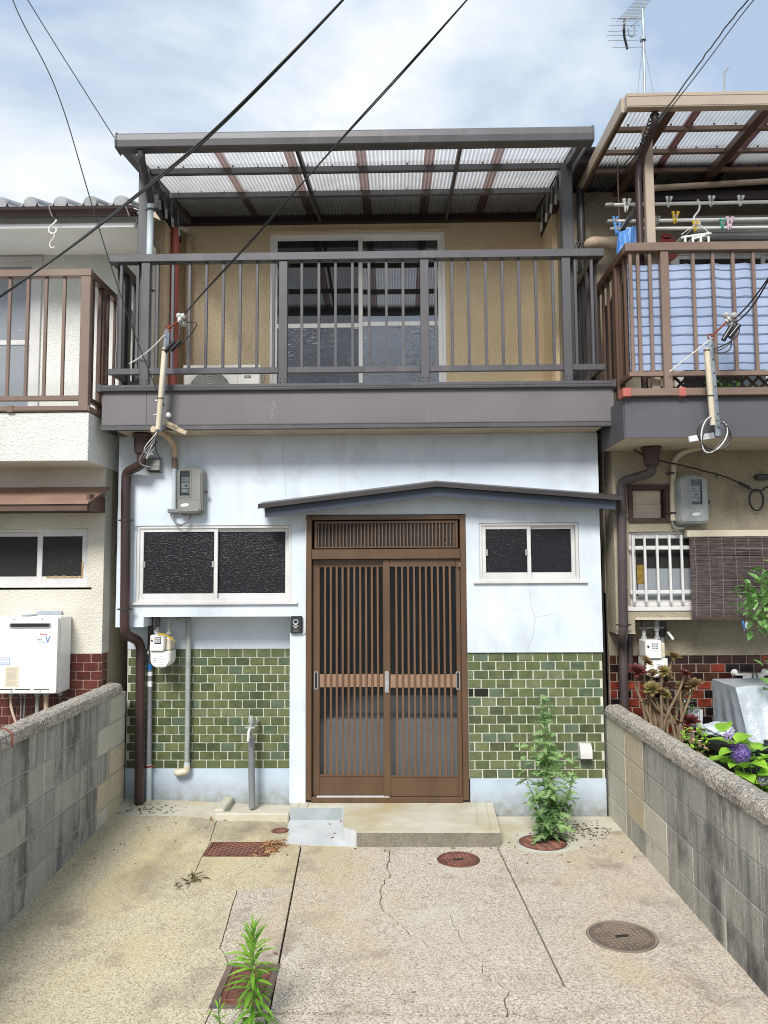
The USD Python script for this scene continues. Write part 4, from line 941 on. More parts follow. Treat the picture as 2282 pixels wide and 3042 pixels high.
railing('brown metal railing of the right house balcony, in front of the striped curtain', 1.700, 6.4, -.60, 4.208, 3.240, [1.990, 3.6], [1.742, 1.798, 1.886, 2.060 + .146, 2.352, 2.500, 2.650, 2.80, 2.95, 3.10, 3.25, 3.4], 'brown_metal', 'brown_metal_dark', 3.095,
        top=(.064, .07), bot=(.036, .035), bw=.024, pw=.060, sides=((1.730, .58, 8),), plates=False)
br2 = thing('balcony_roof', 'brown framed corrugated roof over the right house balcony, its beige front beam highest', 'balcony roof')
obj('front_beam', [bx(1.675, 6.5, -.865, -.80, 5.112, 5.222, .003), bx(1.68, 6.5, -.868, -.8645, 5.195, 5.201), bx(1.68, 6.5, -.868, -.8645, 5.122, 5.127)], 'beige_metal', br2)
obj('side_rafter', [extx(Polygon([(-.80, 5.115), (-.80, 5.225), (.62, 5.285), (.62, 5.20)]), 1.652, 1.674)], 'beige_metal', br2)
obj('side_rafter', [extx(Polygon([(-.80, 5.112), (-.80, 5.150), (.62, 5.235), (.62, 5.19)]), 1.676, 1.70)], 'brown_metal_dark', br2)
for x in (2.02, 2.72, 3.42, 4.12):
    obj('rafter', extx(Polygon([(-.80, 5.125), (-.80, 5.18), (.60, 5.235), (.60, 5.175)]), x - .035, x + .035), 'brown_metal_dark', br2)
for y in (-.45, -.10, .22):
    z = 5.203 + (y + .45) * .04
    p_ = obj('purlin', bx(1.70, 6.4, y - .018, y + .018, z - .032, z + .004, .003), 'brown_metal', br2)
    for k in range(9):
        obj('roof_screw', lathe([(0, 0), (.008, 0), (.008, .006), (0, .01)], (1.80 + k * .165, y - .02, z + .010), 8, 'y'), 'steel_dark', p_)
ov2 = [(2.23, 2.30), (2.82, 2.89), (3.40, 3.47)]
edges = [1.70] + [v for o in ov2 for v in o] + [4.2]
for a, b in zip(edges[::2], edges[1::2]):
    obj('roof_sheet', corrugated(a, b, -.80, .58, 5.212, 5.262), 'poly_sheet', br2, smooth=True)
for a, b in ov2:
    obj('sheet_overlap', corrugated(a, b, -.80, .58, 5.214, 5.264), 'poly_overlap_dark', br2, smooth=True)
obj('post', bx(1.895, 1.962, -.545, -.485, 3.10, 5.17, .006), 'beige_metal', br2)
obj('drain_pipe', tube(bent([(1.895, -.79, 5.11), (1.895, -.79, 5.03), (1.868, -.52, 4.90), (1.856, -.50, 4.78), (1.856, -.50, 3.1)], .05), [.030] * 6 + [.026] * 20 if False else .027, 12), 'pipe_brown', br2, smooth=40)
obj('bellows', [lathe([(.030, 0), (.036, .006), (.030, .012)], (1.895 - .027 * k / 9, -.79 + .22 * k / 9, 5.09 - .145 * k / 9), 12) for k in range(10)], 'steel_dark', br2)
obj('hanging_rod', tube([(1.845, -.02, 5.20), (1.845, -.02, 4.33)], .006, 8), 'brown_metal', br2)

# striped curtain inside the right railing
def curtain(x0, x1, y, z0, z1, folds, amp, nz=22, nx=120, v0=0.0, v1=1.0, off=0.0):
    """v0, v1: only a strip of the cloth's height; off: moved out along -y"""
    X, Z = np.meshgrid(np.linspace(0, 1, nx), np.linspace(v0, v1, nz))
    Y = y + amp * np.sin(X * folds * 2 * PI) * (1 - .4 * Z) + .003 * np.sin(X * 41 + Z * 5) - off
    sag = -.010 * np.abs(np.sin(X * folds * PI)) * Z
    v = np.stack([x0 + (x1 - x0) * X, Y, z0 + (z1 - z0) * Z + sag], -1).reshape(-1, 3)
    f = [q for j in range(nz - 1) for i in range(nx - 1) for q in ((j * nx + i, j * nx + i + 1, (j + 1) * nx + i + 1), (j * nx + i, (j + 1) * nx + i + 1, (j + 1) * nx + i))]
    return trimesh.Trimesh(v, np.array(f), process=False)
t = thing('balcony_curtain', 'pale blue cloth with grey stripes tied inside the right balcony railing', 'curtain')
obj('cloth', curtain(1.735, 3.6, -.555, 3.262, 4.075, 8.5, .005), 'curtain_blue', t, smooth=True)
for k in range(11):
    v = .06 + k * .088
    obj('stripe', curtain(1.735, 3.6, -.555, 3.262, 4.075, 8.5, .005, nz=2, v0=v, v1=v + (.016 if k % 2 else .009), off=.003), 'curtain_line', t, smooth=True)
ms = curtain(-.50, .30, 0, 3.262, 4.03, 3, .010, nx=50); v = np.array(ms.vertices)
obj('side_cloth', trimesh.Trimesh(np.c_[1.775 + v[:, 1], v[:, 0], v[:, 2]], ms.faces, process=False), 'fascia_slate', t, smooth=True)
# laundry poles, pegs, rack
def pole(label, x0, z0, x1, z1, y, m='white_plastic', knob='meter_grey'):
    t = thing('laundry_pole', label, 'laundry pole')
    obj('bar', tube([(x0 + .06, y, z0), (x1, y, z1)], .0135, 10), m, t, smooth=40)
    obj('end_cap', lathe([(0, 0), (.012, .002), (.017, .02), (.017, .065), (.0135, .07)], (0, 0, 0), 12, 'x').apply_translation((x0, y, z0)), knob, t, smooth=40)
pole('topmost white laundry pole of the right balcony', 1.668, 4.686, 4.3, 4.70, -.25)
pole('second white laundry pole, with blue pegs at its end', 1.680, 4.551, 4.3, 4.556, -.25)
pole('lowest white laundry pole of the right balcony', 1.700, 4.487, 4.3, 4.480, -.25)
def peg(label, x, z, m, y=-.25, s=1.0, group=None, ry=0.1):
    t = thing('clothes_peg', label, 'clothes peg', group)
    for k in (-1, 1):
        obj('jaw', xform(join([bx(-.010, .010, -.012, .012, -.060, .030, .004), bx(-.014, .014, -.010, .010, .030, .052, .004)]), (x + k * .012 * s, y - .01, z), ry=k * .22 + ry, s=s), m, t)
    obj('spring', lathe([(.006, -.014), (.014, -.014), (.014, .014), (.006, .014)], (x, y - .01, z), 10, 'y'), 'aluminium_dull', t)
peg('large white peg at the left end of the topmost laundry pole', 1.835, 4.68, 'white_plastic', s=1.0)
WP = 'white pegs along the topmost laundry pole'
for x, lab in ((2.170, 'white peg on the topmost pole just right of the beige post'), (2.505, 'middle white peg of the topmost laundry pole'), (2.735, 'rightmost white peg of the topmost laundry pole')):
    peg(lab, x, 4.705, 'white_plastic', s=.8, group=WP)
peg('yellow peg on the second laundry pole', 2.216, 4.575, 'peg_yellow', s=.9)
peg('pale yellow peg beside the hanging rack', 2.372, 4.50, 'peg_yellow', s=.8)
peg('blue peg at the end of the second laundry pole', 1.742, 4.55, 'peg_blue', s=.7)
peg('blue peg at the end of the lowest laundry pole', 1.755, 4.487, 'peg_blue', s=.9)
peg('green peg on the second laundry pole', 2.585, 4.515, 'peg_green', s=.8)
peg('pink peg on the second laundry pole', 2.640, 4.52, 'peg_pink', s=1.0)
peg('small grey peg by the beige post', 2.072, 4.55, 'meter_grey', s=.7)
t = thing('folded_hanger', 'bundle of black folded hangers leaning on the laundry poles', 'hangers')
for k in range(4):
    obj('hanger_bar', tube([(1.76 + .012 * k, -.30 + .01 * k, 4.45 + .004 * k), (1.90 - .006 * k, -.27, 4.66 - .02 * k)], .008, 6), 'black_plastic', t)
t = thing('blue_bag', 'crumpled bright blue plastic sheet hanging below the laundry poles', 'plastic sheet')
bm = curtain(1.745, 1.895, -.32, 4.26, 4.44, 1.3, .02, nz=8, nx=20); v = np.array(bm.vertices); v[:, 2] += (v[:, 0] - 1.745) * .35 * (v[:, 2] - 4.26) / .18; v[:, 0] += (4.44 - v[:, 2]) * -.10
bm.vertices = v
obj('sheet', bm, 'peg_blue', t)
t = thing('pinch_rack', 'white hanging peg rack on the laundry pole of the right balcony', 'drying rack')
obj('hook', tube(spline([(2.40, -.25, 4.72), (2.41, -.25, 4.70), (2.40, -.25, 4.62), (2.365, -.25, 4.56), (2.40, -.25, 4.51), (2.41, -.25, 4.54)], 20), .008, 8), 'white_plastic', t)
for x0, x1, z in ((2.22, 2.46, 4.375), (2.30, 2.42, 4.36)):
    obj('frame_bar', tube(bent([(x0, -.38, z - .02), (x0 + .02, -.12, z + .02), (x1, -.12, z + .045), (x1 - .01, -.38, z + .01), (x0, -.38, z - .02)], .04), .010, 8), 'white_plastic', t)
for x, y in ((2.22, -.36), (2.25, -.14), (2.45, -.14), (2.45, -.36)):
    obj('chain', tube([(2.395, -.25, 4.53), (x, y, 4.385)], .003, 5), 'white_plastic', t)
for x in (2.24, 2.30, 2.36, 2.42):
    obj('small_peg', bx(x - .008, x + .008, -.39, -.37, 4.29, 4.36, .003), 'white_plastic', t)
t = thing('hose_reel', 'red round reel hanging on the right house upper wall', 'reel')
obj('drum', lathe([(0, 0), (.03, 0), (.03, .02), (.10, .02), (.105, .03), (.105, .06), (0, .06)], (2.372, .42, 4.58), 24, 'y'), 'hose_red', t, smooth=40)
obj('hub', lathe([(0, 0), (.022, 0), (.022, .012), (0, .014)], (2.372, .36, 4.58), 14, 'y'), 'black_plastic', t)
obj('hanger', bx(2.33, 2.41, .36, .42, 4.66, 4.72, .01), 'hose_red', t)
t = thing('duct', 'beige round vent duct crossing the right house upper wall', 'duct')
obj('pipe', tube(bent([(1.72, .60, 4.665), (1.72, .42, 4.675), (2.26, .42, 4.640), (2.30, .60, 4.64)], .07), .052, 14), 'wrap_beige', t, smooth=40)
obj('sleeve', lathe([(.052, 0), (.057, .005), (.057, .10), (.052, .105)], (0, 0, 0), 16, 'x').apply_translation((1.88, .42, 4.664)), 'wrap_beige', t, smooth=40)
t = thing('lattice_panel', 'brown crossed lattice panel standing on the right balcony floor', 'lattice')
for k in range(10):
    for s in (-1, 1):
        obj('lath', xform(bx(-.17, .17, -.003, .003, -.010, .010), (2.02 + .09 * k, -.42 + .004 * s, 3.15), ry=s * .8), 'brown_metal_dark', t)
t = thing('balcony_foliage', 'dark leafy pot plant glimpsed above the right balcony cap', 'pot plant')
rb = random.Random(77)
obj('leaves', join([xform(trimesh.Trimesh([(-.02, 0, 0), (0, 0, -.012), (.02, 0, 0), (0, 0, .012)], [(0, 1, 2), (0, 2, 3)], process=False), (2.40 + rb.uniform(-.09, .16), -.48 + rb.uniform(-.06, .06), 3.12 + rb.uniform(-.03, .08)), rb.uniform(0, 3), rb.uniform(0, 3), rb.uniform(0, 3)) for _ in range(70)]), 'leaf_camellia', t, kind='stuff')

# ================================================================== PIPES, METERS AND WIRES
def band(x, y, z, r, t, m='steel_dark'):
    obj('clip', [lathe([(r, -.008), (r + .004, -.008), (r + .004, .008), (r, .008)], (x, y, z), 16), bx(x - r - .022, x - r, y - .006, y + .006, z - .006, z + .006), bx(x + r, x + r + .022, y - .006, y + .006, z - .006, z + .006)], m, t)
t = thing('downpipe', 'dark brown downpipe with a hopper at the left end of the middle house', 'downpipe')
obj('hopper', lathe([(.074, 0), (.080, -.012), (.066, -.03), (.058, -.155), (.036, -.17), (.034, -.21)], (-2.035, -.145, 2.895), 24), 'pipe_brown', t, smooth=40)
obj('pipe', tube(bent([(-2.035, -.145, 2.72), (-2.035, -.145, 2.65), (-2.186, -.065, 2.60), (-2.186, -.065, 2.50), (-2.172, -.065, 1.305), (-2.135, .14, 1.235), (-2.120, .17, 1.18), (-2.108, .17, -.13)], .07), .0385, 16), 'pipe_brown', t, smooth=40)
for x, y, z in ((-2.181, -.065, 2.21), (-2.173, -.065, 1.50)):
    band(x, y, z, .039, t)
t = thing('downpipe', 'pale blue grey drain pipe dropping from the left end of the middle balcony roof gutter', 'downpipe')
obj('elbow', tube(bent([(-1.93, -.615, 4.985), (-1.93, -.60, 4.915), (-1.98, -.23, 4.83), (-1.985, -.20, 4.78)], .05), .030, 12), 'grey_metal_dark', t, smooth=40)
obj('pipe', tube([(-1.985, -.20, 4.80), (-1.985, -.20, 3.20)], .0265, 12), 'pipe_pale', t, smooth=40)
for z in (4.72, 4.05):
    band(-1.985, -.20, z, .027, t)
t = thing('downpipe', 'red painted drain pipe in the left corner of the middle balcony', 'downpipe')
obj('pipe', tube([(-2.120, .95, 5.12), (-2.118, .95, 4.80), (-2.118, .95, 3.20)], .039, 14), 'pipe_red', t, smooth=40)
band(-2.118, .95, 4.84, .040, t, 'pipe_red')
t = thing('duct', 'beige wrapped air conditioner duct with a round wall cap on the middle balcony', 'duct')
obj('wall_cap', lathe([(0, 0), (.062, 0), (.062, .012), (.053, .022), (0, .022)], (-2.052, 1.248, 5.140), 24, 'y'), 'cream_plastic', t, smooth=40)
obj('pipe', tube(bent([(-2.052, 1.23, 5.13), (-2.052, 1.175, 5.115), (-2.052, 1.17, 5.02), (-2.056, 1.19, 4.55), (-2.05, 1.19, 3.45), (-1.90, 1.14, 3.30)], .05), .037, 12), 'wrap_beige', t, smooth=40)

t = thing('air_conditioner', 'white outdoor air conditioner unit on the middle balcony floor, half hidden by the railing', 'air conditioner')
ax0, ax1, az0, az1, ay = -1.985, -1.270, 3.225, 3.705, .82
obj('cabinet', bx(ax0, ax1, ay, ay + .24, az0, az1, .012), 'white_plastic', t)
obj('top_lid', bx(ax0 - .004, ax1 + .004, ay - .004, ay + .245, az1 - .02, az1 + .012, .006), 'white_plastic', t)
fcx, fcz = -1.735, 3.450
obj('fan_opening', lathe([(0, 0), (.205, 0), (.205, .003), (0, .003)], (fcx, ay - .0005, fcz), 32, 'y'), 'black_matt', t)
obj('fan_grille', [lathe([(r - .0025, 0), (r + .0025, 0), (r + .0025, .006), (r - .0025, .006)], (fcx, ay - .005, fcz), 36, 'y') for r in np.arange(.018, .206, .0185)] +
    [tube([(fcx + .015 * math.cos(a), ay - .012, fcz + .015 * math.sin(a)), (fcx + .207 * math.cos(a + .5), ay - .012, fcz + .207 * math.sin(a + .5))], .0022, 5) for a in np.arange(0, 2 * PI, 2 * PI / 20)], 'white_plastic', t)
pl = obj('badge', bx(-1.415, -1.355, ay - .003, ay + .001, 3.590, 3.614, .001), 'ink_navy', t)
obj('lettering', text('Eolia', .013, -1.385, ay - .003, 3.5955, .001, True, True), 'label_white', pl)
obj('seam', bx(-1.482, -1.480, ay - .002, ay + .001, az0 + .02, az1 - .03), 'aluminium_dull', t)
obj('side_valve', bx(ax1, ax1 + .022, ay + .08, ay + .14, 3.58, 3.65, .004), 'cream_plastic', t)

def vent_hood(label, x, y, z, w, h, m='galvanised', g=None):
    t = thing('vent_hood', label, 'vent hood', g)
    pr = Polygon([(y, z), (y, z + h), (y - .03, z + h), (y - .065, z + h * .80), (y - .078, z + h * .45), (y - .080, z + .012), (y - .074, z + .012), (y - .070, z + .40 * h), (y - .058, z + .74 * h), (y - .03, z + h - .006), (y - .006, z + h - .006), (y - .006, z)])
    obj('hood', extx(pr, x, x + w), m, t)
    ck = Polygon([(y, z), (y, z + h - .001), (y - .03, z + h - .001), (y - .064, z + h * .80), (y - .077, z + h * .45), (y - .079, z + .012)])
    obj('cheek', [extx(ck, x + .0005, x + .004), extx(ck, x + w - .004, x + w - .0005)], m, t)
    obj('mesh_screen', bx(x + .004, x + w - .004, y - .07, y - .004, z + .008, z + .012), 'black_matt', t)
vent_hood('small grey vent hood under the balcony beside the hopper', -2.015, -.001, 2.600, .100, .120, 'meter_grey')
vent_hood('silver vent hood low on the green tiles right of the tall weed', 1.410, .015, .318, .092, .118, 'aluminium')

def power_meter(label, x0, x1, z0, z1, y, m, win, badge):
    t = thing('electric_meter', label, 'electric meter')
    d = .115
    base = Polygon([(x0 + .01, z0 + .03), (x0 + .04, z0), (x1 - .04, z0), (x1 - .005, z0 + .03), (x1 - .004, z1 - .06)] + [((x0 + x1) / 2 + ((x1 - x0) / 2 - .004) * math.cos(a), z1 - .06 + .058 * math.sin(a)) for a in np.linspace(0.2, PI - .2, 9)] + [(x0 + .004, z1 - .06)])
    rings = [(0, 0.0, y), (0, 0, y - d * .72), (.010, .0, y - d * .90), (.026, 0, y - d)]
    body = [ext(base, y - d * .60, y), ext(base.buffer(-.006), y - d * .80, y - d * .60), ext(base.buffer(-.014), y - d * .93, y - d * .80), ext(base.buffer(-.024), y - d, y - d * .93)]
    wx0, wx1, wz0, wz1 = win
    hole = sbox(wx0, wz0, wx1, wz1)
    body[2] = ext(base.buffer(-.014).difference(hole), y - d * .93, y - d * .80); body[3] = ext(base.buffer(-.024).difference(hole), y - d, y - d * .93)
    obj('box', body, m, t)
    w = obj('window_frame', ext(hole.buffer(.010, join_style=2).difference(hole), y - d - .005, y - d * .80), m, t)
    obj('pane', bx(wx0, wx1, y - d + .004, y - d + .006, wz0, wz1), 'meter_glass', w)
    obj('backing', bx(wx0, wx1, y - d * .805, y - d * .80, wz0, wz1), 'black_matt', w)
    H_ = wz1 - wz0; ww = wx1 - wx0
    for a, b, mm in ((.54, .76, 'galvanised'), (.31, .52, 'label_white'), (.12, .29, 'galvanised')):
        q = obj('dial_plate', bx(wx0 + .004, wx1 - .008, y - d * .85, y - d * .81, wz0 + a * H_, wz0 + b * H_), mm, w)
    obj('print', [bx(wx0 + .14 * ww, wx0 + .62 * ww, y - d * .86, y - d * .85, wz0 + .60 * H_, wz0 + .68 * H_), bx(wx0 + .14 * ww, wx0 + .58 * ww, y - d * .86, y - d * .85, wz0 + .16 * H_, wz0 + .26 * H_)], 'label_white', w)
    obj('display', bx(wx0 + .40 * ww, wx0 + .76 * ww, y - d * .86, y - d * .85, wz0 + .37 * H_, wz0 + .46 * H_), 'lcd', w)
    obj('print', [bx(wx0 + (.18 + .1 * k) * ww, wx0 + (.24 + .1 * k) * ww, y - d * .87, y - d * .86, wz0 + .62 * H_, wz0 + .66 * H_) for k in range(4)] + [bx(wx0 + .42 * ww + k * .06 * ww, wx0 + .46 * ww + k * .06 * ww, y - d * .87, y - d * .86, wz0 + .385 * H_, wz0 + .445 * H_) for k in range(5)], 'ink_black', w)
    bxx, bz = badge
    el = Point(0, 0).buffer(1, quad_segs=6); el = Polygon([(bxx + .034 * p[0], bz + .0125 * p[1] + .004 * p[0]) for p in el.exterior.coords])
    obj('badge', ext(el, y - d - .002, y - d * .99), 'label_white', t)
    obj('ledge', bx(x0 + .025, x1 - .045, y - d - .002, y - d * .98, wz0 - .032, wz0 - .026, .001), m, t)
    obj('lug', lathe([(.006, -.006), (.014, -.006), (.014, .006), (.006, .006)], (x1 + .006, y - d * .5, z0 + (z1 - z0) * .46), 10, 'y'), 'steel_dark', t)
    return t
power_meter('smooth grey electric meter box on the light blue wall left of the canopy', -1.775, -1.545, 2.250, 2.645, -.001, 'meter_grey', (-1.735, -1.655, 2.400, 2.600), (-1.695, 2.325))
power_meter('old weathered pale electric meter box on the right house', 2.205, 2.465, 2.145, 2.540, -.001, 'meter_old', (2.315, 2.400, 2.300, 2.500), (2.350, 2.225))
t = thing('conduit', 'cream conduit running down to the grey electric meter box', 'conduit')
obj('upper_bend', tube(bent([(-1.89, -.33, 2.90), (-1.84, -.16, 2.885), (-1.805, -.04, 2.82), (-1.805, -.03, 2.72)], .06), .026, 12), 'wrap_beige', t, smooth=40)
obj('pipe', tube([(-1.806, -.03, 2.78), (-1.803, -.03, 2.275)], .0195, 12), 'pipe_pale', t, smooth=40)
obj('sleeve', tube([(-1.806, -.03, 2.76), (-1.8055, -.03, 2.63)], .023, 12), 'brown_metal', t, smooth=40)
obj('clamp', [bx(-1.850, -1.760, -.055, -.004, 2.268, 2.300, .004)], 'pipe_grey', t)
obj('tail_wire', tube(spline([(-1.803, -.035, 2.275), (-1.795, -.04, 2.20), (-1.745, -.045, 2.172), (-1.69, -.045, 2.20), (-1.66, -.04, 2.255)], 24), .008, 8), 'pipe_grey', t)
t = thing('conduit', 'cream conduit running down to the old meter box of the right house', 'conduit')
obj('pipe', tube(bent([(2.40, -.20, 2.745), (2.30, -.10, 2.735), (2.222, -.03, 2.68), (2.200, -.03, 2.40), (2.198, -.03, 2.18)], .07), .022, 12), 'cream_plastic', t, smooth=40)
for z in (2.56, 2.24):
    band(2.200, -.03, z, .0225, t)
obj('tail_wire', tube(spline([(2.198, -.03, 2.19), (2.205, -.04, 2.13), (2.25, -.05, 2.115), (2.29, -.05, 2.15)], 16), .008, 8), 'pipe_grey', t)

t = thing('intercom', 'small black doorbell camera on the narrow plaster column left of the door', 'intercom')
obj('case', bx(-.861, -.764, -.032, -.002, 1.302, 1.437, .006), 'black_plastic', t)
obj('face', ext(rrect(-.855, -.770, 1.308, 1.431, .005), -.035, -.031), 'black_matt', t)
obj('camera_lens', lathe([(0, .0), (.012, .0), (.014, .004), (.022, .006), (.024, .0), (.024, -.004)], (-.816, -.036, 1.392), 20, 'y'), 'galvanised', t, smooth=40)
obj('lens_glass', lathe([(0, .0045), (.0125, .0035), (.0125, 0)], (-.816, -.036, 1.392), 16, 'y'), 'black_plastic', t)
obj('name_bar', ext(rrect(-.840, -.792, 1.356, 1.365, .003), -.037, -.034), 'aluminium_dull', t)
obj('call_button', ext(rrect(-.828, -.806, 1.344, 1.350, .002), -.037, -.034), 'aluminium', t)
obj('speaker_slot', [bx(-.838, -.794, -.0362, -.0345, 1.318 + k * .008, 1.320 + k * .008) for k in range(3)], 'ink_grey', t)
obj('wire', tube(bent([(-.772, -.008, 1.296), (-.752, -.008, 1.293), (-.742, -.014, 1.31), (-.741, -.016, 1.33), (-.738, -.016, 2.20)], .01), .004, 6), 'wire_white', t)

def gas_meter(label, x, y, z, s=1.0, old=False):
    t = thing('gas_meter', label, 'gas meter')
    V = lambda a, b, c, d, e, f, r=.006: bx(x + a * s, x + b * s, y + c * s, y + d * s, z + e * s, z + f * s, r)
    low = Polygon([(-.072, .125), (-.072, .055)] + [(-.072 + .062 - .062 * math.cos(a), .062 - .062 * math.sin(a)) for a in np.linspace(0, PI / 2, 6)] + [(.014 + .062 * math.sin(a), .062 - .062 * math.cos(a)) for a in np.linspace(0, PI / 2, 6)] + [(.076, .125)])
    low = Polygon([(x + p[0] * s, z + p[1] * s) for p in low.exterior.coords])
    obj('body', [ext(low, y - .10 * s, y + .04 * s), ext(low.buffer(-.008 * s), y - .112 * s, y - .10 * s)], 'white_plastic', t)
    obj('register', V(-.072, .034, -.125, .02, .128, .245, .008), 'white_plastic', t)
    obj('side_tank', V(.036, .070, -.085, .03, .128, .225, .012), 'cream_plastic', t)
    obj('lower_cover', V(-.070, .030, -.130, -.122, .130, .168, .003), 'white_plastic', t)
    f = obj('faceplate', V(-.036, .012, -.1275, -.124, .180, .232, .002), 'ink_black' if not old else 'label_white', t)
    obj('print', [V(-.030 + .008 * k, -.025 + .008 * k, -.1285, -.1275, .190 + .014 * j, .199 + .014 * j, 0) for k in range(5) for j in range(3)], 'label_white' if not old else 'ink_black', f)
    obj('knob', lathe([(0, 0), (.007 * s, 0), (.007 * s, .006 * s), (0, .006 * s)], (x - .056 * s, y - .125 * s, z + .206 * s), 12, 'y'), 'ink_black', t)
    l = obj('label_plate', V(-.012, .050, -.1175, -.111, .012, .100, .002), 'label_white', t)
    obj('print', [V(-.006, .030 + .006 * (k % 3), -.1185, -.1175, .088 - .012 * k, .0905 - .012 * k, 0) for k in range(6)], 'ink_grey', l)
    obj('print', [V(-.050, -.022, -.1125, -.1115, .070 - .014 * k, .074 - .014 * k, 0) for k in range(3)], 'ink_grey', t)
    for px in (-.048, .040):
        obj('union', lathe([(0, 0), (.020 * s, 0), (.020 * s, .018 * s), (.013 * s, .020 * s), (.013 * s, .07 * s), (0, .07 * s)], (x + px * s, y - .02 * s, z + .243 * s), 8), 'pipe_zinc', t)
    obj('bridge', V(-.080, .085, -.03, -.015, .318, .324, 0), 'pipe_zinc', t)
    obj('inlet', tube(bent([(x - .048 * s, y - .02, z + .30 * s), (x - .048 * s, y - .02, z + .39 * s), (x - .10 * s, y + .02, z + .40 * s), (x - .125 * s, y + .06, z + .36 * s), (x - .125 * s, y + .06, z + .02)], .04), .020 * s, 12), 'pipe_dark', t, smooth=40)
    obj('outlet', tube(bent([(x + .040 * s, y - .02, z + .30 * s), (x + .040 * s, y - .02, z + .385 * s), (x + .10 * s, y - .02, z + .385 * s)], .03), .019 * s, 12), 'pipe_zinc', t, smooth=40)
    return t
t = gas_meter('clean white gas meter with a yellow tag under the left bay of the middle house', -1.925, .17, 1.022, 1.08)
tg = obj('yellow_tag', trimesh.Trimesh([(-1.94, .03, 1.286), (-1.93, .02, 1.302), (-1.88, .005, 1.304), (-1.87, .015, 1.285), (-1.82, .0, 1.275), (-1.825, .015, 1.255), (-1.785, .0, 1.235), (-1.80, .012, 1.240)], [(0, 1, 2), (0, 2, 3), (3, 2, 4), (3, 4, 5), (5, 4, 6), (5, 6, 7)], process=False), 'tag_yellow', t)
obj('tie_wire', tube([(-1.95, .03, 1.33), (-1.965, .03, 1.315), (-1.945, .03, 1.295), (-1.93, .03, 1.290)], .003, 5), 'wire_white', t)
gas_meter('dusty white gas meter behind the rosette succulents of the right house', 2.035, .12, .94, 1.20, old=True)
t = thing('pipe', 'slim grey riser pipe with a blue sticker beside the white gas meter', 'pipe')
obj('pipe', tube([(-2.066, .235, 1.20), (-2.055, .235, -.085)], .0225, 14), 'pipe_grey', t, smooth=40)
obj('lower_pipe', tube([(-2.0565, .235, .22), (-2.0545, .235, -.088)], .0235, 14), 'pipe_pale', t, smooth=40)
obj('blue_sticker', lathe([(.0232, .0), (.0232, .13)], (-2.065, .235, .985), 20), 'ink_blue', t, smooth=40)
obj('white_band', [lathe([(.0236, 0), (.0236, .03)], (-2.064, .235, .94), 20), lathe([(.0236, 0), (.0236, .045)], (-2.063, .235, .85), 20)], 'label_white', t, smooth=40)
obj('seal', lathe([(0, 0), (.016, 0), (.016, .003), (0, .003)], (-2.065, .2125, 1.13), 16, 'y'), 'label_white', t)
obj('foot_cap', tube([(-2.054, .235, -.055), (-2.054, .235, -.12)], .026, 12), 'cream_plastic', t, smooth=40)
band(-2.058, .235, .205, .0235, t, 'wire_rust')
t = thing('pipe', 'grey gas pipe looping down the green tiles right of the gas meter', 'pipe')
obj('pipe', tube(bent([(-1.80, .15, 1.405), (-1.745, .235, 1.405), (-1.745, .235, 1.36), (-1.742, .235, .17)], .03), .021, 14), 'pipe_zinc', t, smooth=40)
obj('elbow', tube(bent([(-1.742, .235, .21), (-1.742, .235, .165), (-1.80, .225, .155), (-1.825, .235, .150), (-1.83, .285, .150)], .025), .027, 12), 'cream_plastic', t, smooth=40)
obj('sleeve', [tube([(-1.742, .235, .235), (-1.742, .235, .195)], .025, 12)], 'pipe_pale', t, smooth=40)
obj('nipple', [lathe([(0, 0), (.010, 0), (.010, .02), (0, .02)], (-1.905 + .055 * k, .285, 1.405), 8, 'y') for k in range(3)], 'pipe_zinc', t)
t = thing('standpipe_tap', 'grey standpipe with a small tap before the green tiles', 'tap')
obj('column', tube([(-1.184, .14, -.10), (-1.199, .14, .445)], .0265, 14), 'pipe_grey', t, smooth=40)
obj('tap_body', tube([(-1.200, .14, .44), (-1.200, .14, .60)], .016, 12), 'pipe_zinc', t, smooth=40)
obj('bonnet', lathe([(.018, 0), (.024, .01), (.024, .05), (.018, .06), (0, .062)], (-1.199, .14, .565), 12), 'pipe_zinc', t, smooth=40)
obj('handle', [bx(-1.245, -1.165, .128, .152, .525, .540, .004)], 'aluminium_dull', t)
obj('spout', tube(bent([(-1.200, .14, .53), (-1.205, .07, .52), (-1.205, .055, .44)], .03), .011, 10), 'aluminium', t, smooth=40)
obj('wall_elbow', tube(bent([(-1.19, .15, .56), (-1.165, .20, .56), (-1.165, .27, .56)], .02), .016, 10), 'pipe_zinc', t, smooth=40)
t = thing('downpipe', 'dark weathered downpipe with a hopper at the left corner of the right house', 'downpipe')
obj('hopper', lathe([(.076, 0), (.080, -.012), (.066, -.025), (.054, -.14), (.038, -.15), (.034, -.19)], (1.985, -.20, 2.745), 24), 'pipe_brown', t, smooth=40)
obj('pipe', tube(bent([(1.985, -.20, 2.60), (1.985, -.20, 2.545), (1.782, -.065, 2.49), (1.782, -.065, 2.38), (1.768, -.065, 1.29), (1.80, .10, 1.20), (1.81, .12, 1.13), (1.81, .12, -.1)], .07), .036, 16), 'pipe_dark', t, smooth=40)
for x, y, z in ((1.779, -.065, 2.25), (1.770, -.065, 1.36)):
    band(x, y, z, .037, t)
t = thing('pipe', 'pair of grey pipes behind the rosette succulents of the right house', 'pipes')
obj('pipe', tube([(2.150, .20, 1.30), (2.150, .20, .2)], .024, 12), 'pipe_zinc', t, smooth=40)
obj('pipe', tube([(1.855, .20, 1.0), (1.855, .20, .2)], .013, 10), 'pipe_pale', t, smooth=40)
obj('valve', [bx(2.12, 2.18, .15, .20, 1.25, 1.42, .01), tube([(2.165, .14, 1.31), (2.20, .12, 1.24)], .012, 8)], 'steel_dark', t)
